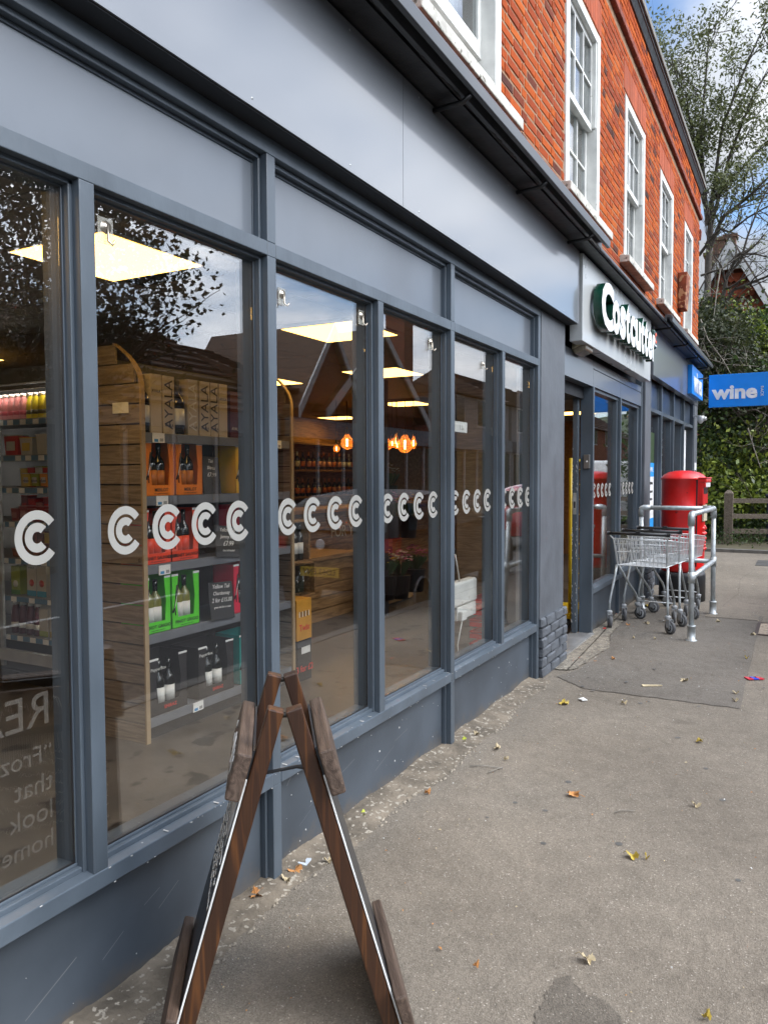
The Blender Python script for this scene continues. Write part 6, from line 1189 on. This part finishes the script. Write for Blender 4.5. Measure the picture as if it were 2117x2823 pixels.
# cars
def car(name, label, loc, paint, heading=1, van=False, badge=False, plate=None):
    t = thing(name, label, 'van' if van else 'car', loc, 0 if heading > 0 else PI)
    if van: prof = [(-2.4, .35), (-2.42, 1.0), (-2.35, 1.95), (-2.2, 2.05), (1.0, 2.05), (1.5, 1.75), (1.9, 1.25), (2.45, 1.05), (2.5, .6), (2.45, .35)]; wid = .95; w_in = .84
    else: prof = [(-2.08, .32), (-2.12, .55), (-2.08, .80), (-2.0, .93), (-1.72, 1.26), (-1.45, 1.38), (-.6, 1.44), (.1, 1.40), (.95, .98), (1.75, .84), (2.08, .66), (2.12, .34)]; wid = .89; w_in = .68
    zmax = max(z for _, z in prof); vs = []; n = len(prof); sec = [(-1, 0), (-.93, 1), (.93, 1), (1, 0)]
    def hw(z): return wid if z < .95 else wid-(wid-w_in)*(z-.95)/(zmax-.95)
    K = 9
    for i, (x, z) in enumerate(prof):
        for k in range(K+1):
            f = k/K*2-1; rr_ = abs(f)**6; vs.append((x*(1-.05*rr_), f*hw(z), z-.05*rr_))
    mb = MB(); fs = [(i*(K+1)+k, i*(K+1)+k+1, (i+1)*(K+1)+k+1, (i+1)*(K+1)+k) for i in range(n-1) for k in range(K)]; mb.add(vs, [tuple(reversed(f)) for f in fs], 0, True)
    for s, kk in ((-1, 0), (1, K)): mb.add([vs[i*(K+1)+kk] for i in range(n)], [tuple(range(n)) if s < 0 else tuple(range(n-1, -1, -1))])
    mb.add([(prof[0][0], -wid, .30), (prof[-1][0], -wid, .30), (prof[-1][0], wid, .30), (prof[0][0], wid, .30)], [(3, 2, 1, 0)], 1); mb.obj('body', [paint, BLACKP], t)
    CG = mat('car_glass', (.015, .018, .02), .12, spec=.25)
    if not van:
        def rw(z): return hw(z)-.09
        MB().add([(-1.975, -rw(.97), .975), (-1.975, rw(.97), .975), (-1.735, rw(1.25), 1.262), (-1.735, -rw(1.25), 1.262)], [(0, 3, 2, 1)]).obj('rear_window', CG, t, (-.022, 0, .012)); MB().add([(.98, -.66, 1.0), (.98, .66, 1.0), (.2, .60, 1.40), (.2, -.60, 1.40)], [(0, 1, 2, 3)]).obj('windscreen', CG, t, (.02, 0, .01))
    for s in (-1, 1):
        if not van:
            y1, y2 = s*(hw(1.0)+.006), s*(hw(1.33)+.006); q = [(-1.6, y1, .98), (.75, y1, .98), (.05, y2, 1.33), (-1.35, y2, 1.33)]; MB().add(q, [(0, 1, 2, 3) if s < 0 else (3, 2, 1, 0)]).obj('side_window', CG, t)
            MB().hexa([(-2.10, s*.50, .76), (-2.02, s*.88, .76), (-1.85, s*.90, .76), (-2.0, s*.50, .76), (-2.09, s*.52, .90), (-2.0, s*.87, .92), (-1.8, s*.885, .92), (-2.0, s*.52, .90)]).obj('tail_light', mat('tail_red', (.35, .01, .01), .15), t)
            MB().box(.45, .62, s*.90, s*1.05, .92, 1.04).obj('wing_mirror', paint, t) if s > 0 else MB().box(.45, .62, -1.05, -.90, .92, 1.04).obj('wing_mirror', paint, t)
        for x in ((-1.3, 1.32) if not van else (-1.5, 1.65)):
            w = MB().lathe([(.22, -.10), (.31, -.10), (.33, -.05), (.33, .05), (.31, .10), (.22, .10)], n=26, axis='Y').obj('wheel', mat('tyre', (.02, .02, .02), .8), t, (x, s*(wid-.09), .20)); mb = MB()
            for k in range(5): a = k*2*PI/5; mb.hexa([(.04*math.cos(a+1), -.02, .04*math.sin(a+1)), (.04*math.cos(a-1), -.02, .04*math.sin(a-1)), (.04*math.cos(a-1), .02, .04*math.sin(a-1)), (.04*math.cos(a+1), .02, .04*math.sin(a+1)), (.21*math.cos(a+.16), -.02, .21*math.sin(a+.16)), (.21*math.cos(a-.16), -.02, .21*math.sin(a-.16)), (.21*math.cos(a-.16), .02, .21*math.sin(a-.16)), (.21*math.cos(a+.16), .02, .21*math.sin(a+.16))])
            mb.lathe([(.205, -.03), (.225, -.03), (.225, .03), (.205, .03)], n=26, axis='Y').lathe([(.001, -.03), (.05, -.03), (.05, .03), (.001, .03)], n=12, axis='Y'); mb.obj('rim', mat('alloy', (.35, .35, .36), .3, metal=.8), w, (0, s*.085, 0))
    if plate:
        MB().box(-2.150, -2.13, -.26, .26, .46, .57).obj('number_plate', mat('plate_yellow', (.65, .42, .04), .4), t); text(plate, (-2.153, 0, .515), .10, BLACKP, t, rot=RL, ext=.0008, off=.001)
    if badge:
        b = MB().lathe([(.052, -.012), (.060, -.012), (.060, 0), (.052, 0)], n=24, axis='X').obj('badge_emblem', CHROME, t, (-2.115, 0, .83)); pts = [(0, .038, .035), (0, .012, -.045), (0, 0, -.005), (0, -.012, -.045), (0, -.038, .035)]; MB().tube([(-.006, y, z) for _, y, z in pts], .005, 5).tube([(-.006, .018, .05), (-.006, 0, .005), (-.006, -.018, .05)], .005, 5).obj('badge_letters', CHROME, b)
    return t
car('parked_car', 'dark brown hatchback parked at the kerb, mirrored in the middle panes', (9.55, -3.05, -.12), mat('car_bronze', (.035, .026, .022), .5, coat=.05, spec=.25), 1, badge=True, plate='LD63 ENV')
car('parked_car', 'red hatchback parked further along the kerb, mirrored in the fifth pane', (17.8, -3.3, -.12), mat('car_red', (.40, .012, .015), .18, coat=.8), 1)
vn = car('parked_van', 'white van parked far along the road, mirrored in the last pane', (26.5, -3.6, -.12), mat('van_white', (.7, .7, .7), .25, coat=.5), 1, van=True)
MB().lathe([(.001, -.012), (.30, -.012), (.30, 0)], (0, 0, 0), 20, axis='X').obj('logo_disc', MATS['plate_yellow'], vn, (-2.42, -.2, 1.55)).scale = (1, 1, .45); text('Pilot', (-2.44, -.2, 1.55), .2, REDI, vn, rot=RL, ext=.002)
car('parked_car', 'silver hatchback parked on the far side of the road', (4.0, -8.2, -.12), mat('car_silver', (.35, .36, .37), .2, coat=.6), -1)
# ================================================================== LITTER
def leaf_obj(u, v, col, size, label, kind='maple', z=.006, stem=True, seed=0):
    p = pix(u, v, z=z); r = random.Random(seed+int(u)); n = 22; vs = [(0, 0, .004)]
    for i in range(n):
        a = 2*PI*i/n; lobes = (.62+.38*abs(math.cos(a*2.5))**1.2) if kind == 'maple' else (.42+.58*abs(math.cos(a)))
        q = size*lobes*r.uniform(.86, 1.1); vs.append((q*math.cos(a), q*.8*math.sin(a), .010*math.sin(a*2+r.uniform(0, 1))+.012*r.random()+.004))
    mb = MB().add(vs, [(0, i+1, (i+1) % n+1) for i in range(n)])
    if stem: mb.tube([(-size*.3, 0, .006), (-size*1.1, .01, .012), (-size*1.6, size*.3, .004)], .0013, 4)
    o = mb.obj('fallen_leaf', col, None, tuple(p), label=label, cat='leaf', group='fallen leaves on the pavement'); o.rotation_euler = (r.uniform(-.15, .15), r.uniform(-.15, .15), r.uniform(0, 6)); return o
LO, LY, LC, LG = mat('leaf_orange', (.48, .22, .07), .7, .3, 40), mat('leaf_yellow', (.45, .33, .05), .6, .25, 40), mat('leaf_cream', (.50, .41, .26), .8, .2, 40), mat('leaf_lime', (.38, .42, .04), .6, .2, 40)
for i, (u, v, c, s, lab, kd) in enumerate([(812, 2402, LO, .034, 'large curled orange leaf between the A frame legs by the wall', 'maple'), (706, 2470, LO, .036, 'orange brown leaf with long stem below the second mullion', 'maple'), (790, 2430, LC, .022, 'small pale leaf beside the foot of the mullion', 'oval'), (904, 2375, LC, .018, 'small yellow leaf left of the right A frame leg', 'oval'), (1003, 2250, LG, .022, 'yellow green leaf against the wall behind the A frame', 'oval'), (1178, 2187, LO, .016, 'small orange leaf on the concrete edge', 'oval'),
      (1278, 2045, LG, .030, 'lime leaf lying against the riser near the third mullion', 'oval'), (1313, 2025, LC, .032, 'pale curled leaf beside the lime leaf', 'oval'), (1370, 2063, LC, .030, 'pale folded leaf alone on the asphalt', 'oval'), (1554, 1940, LY, .040, 'large yellow leaf on the dark patch edge', 'maple'), (1581, 2192, LO, .034, 'orange curled leaf in the middle of the pavement', 'maple'), (1885, 1877, LC, .036, 'cream leaf in the middle of the asphalt patch', 'maple'),
      (1720, 1939, LC, .022, 'small cream leaf below the asphalt patch', 'oval'), (1927, 2045, LY, .024, 'small yellow leaf right of centre', 'maple'), (1743, 2362, LY, .026, 'yellow orange leaf low on the pavement', 'maple'), (1781, 2367, LY, .012, 'tiny yellow scrap beside the low yellow leaf', 'oval'), (1917, 2222, LC, .022, 'grey brown folded leaf at the right', 'oval'), (1618, 2647, LC, .024, 'three pointed cream leaf near the bottom', 'maple'), (1947, 2806, LY, .014, 'small yellow scrap at the bottom right', 'oval'), (1311, 2666, LO, .010, 'tiny orange leaf near the right A frame leg', 'oval'),
      (2028, 1912, LC, .024, 'pale leaf by the far end of the patch', 'oval'), (2026, 1933, LC, .020, 'second pale leaf by the right end of the patch', 'oval'), (1690, 1817, LO, .026, 'brown leaf on the patch near the doorway', 'oval'), (1805, 1762, LC, .022, 'pale leaf in front of the trolley wheels', 'oval'), (2075, 1750, LC, .030, 'pale leaf against the inspection cover', 'oval'), (1730, 1723, LO, .028, 'orange leaf under the first trolley', 'maple'), (1782, 1720, LC, .028, 'cream leaf under the trolley basket', 'maple'), (1745, 1760, LC, .020, 'small leaf in front of the first trolley wheel', 'oval'), (1978, 1714, LC, .030, 'cream leaf right of the rail foot', 'maple'),
      (1780, 1672, LY, .06, 'bright yellow leaf behind the trolley wheel by the wall', 'maple'), (1395, 2095, LC, .014, 'tiny pale leaf near the twig', 'oval'), (2057, 1815, LY, .022, 'small yellow leaf near the right edge below the cover', 'oval')]):
    leaf_obj(u, v, c, s, lab, kd, stem=(kd == 'maple'), seed=i)
def flatbit(u, v, w, h, cols, label, cat, a=0.2):
    p = pix(u, v, z=.006); mb = MB()
    for i, c in enumerate(cols): mb.hexa([(-w/2+w*i/len(cols), -h/2, 0), (-w/2+w*(i+1)/len(cols), -h/2, 0), (-w/2+w*(i+1)/len(cols), h/2, 0), (-w/2+w*i/len(cols), h/2, 0), (-w/2+w*i/len(cols), -h/2, .004), (-w/2+w*(i+1)/len(cols), -h/2, .008), (-w/2+w*(i+1)/len(cols), h/2, .004), (-w/2+w*i/len(cols), h/2, .010)], i)
    o = mb.obj('litter', cols, None, tuple(p), label=label, cat=cat); o.rotation_euler = (0, 0, a); return o
flatbit(2078, 1871, .12, .06, [flat('wrap_red', (.6, .03, .05)), flat('wrap_blue', (.02, .06, .5)), MATS['wrap_red']], 'red and blue sweet wrapper flat on the pavement', 'wrapper', -1.0); flatbit(1796, 1891, .14, .022, [LC], 'pale wooden stick on the asphalt patch', 'stick', -1.0); flatbit(840, 2378, .052, .035, [flat('tissue', (.55, .6, .66))], 'pale blue paper scrap by the wall', 'paper'); flatbit(1606, 1929, .05, .04, [PAPER], 'crumpled white paper scrap near the patch edge', 'paper', .8); flatbit(1665, 1733, .04, .03, [REDI], 'bright red scrap at the foot of the entrance wall', 'paper', .3)
for (pts, lab) in (([(1295, 2112), (1330, 2110), (1385, 2118)], 'thin curved twig on the pavement near the wall'), ([(1345, 2130), (1370, 2120), (1385, 2115)], 'short twig crossing the curved twig'), ([(1693, 2240), (1715, 2233), (1750, 2236)], 'thin dry twig in the middle of the pavement')):
    setp(MB().tube([tuple(pix(u, v, z=.008)) for u, v in pts], .0025, 5).obj('twig', BARKL), label=lab, cat='twig')
mb = MB(); rng = random.Random(21)
for i in range(900):
    x = rng.uniform(1.2, 14); y = -1.9+1.75*rng.random(); 
    if rng.random() < .4: y = -.15-.5*rng.random()**2
    s = rng.uniform(.0015, .006)*(1.8 if rng.random() < .07 else 1); a = rng.uniform(0, 6)
    mb.add([(x+s*math.cos(a), y+s*math.sin(a), .007), (x-s*.5*math.sin(a), y+s*.5*math.cos(a), .009), (x-s*math.cos(a), y-s*math.sin(a), .008), (x+s*.5*math.sin(a), y-s*.5*math.cos(a), .011)], [(0, 1, 2, 3)], rng.choice([0, 0, 1, 2]))
mb.obj('leaf_crumbs', [LC, LO, PAPER], None, kind='stuff', label='scattered tiny leaf crumbs and grit on the pavement', cat='debris')
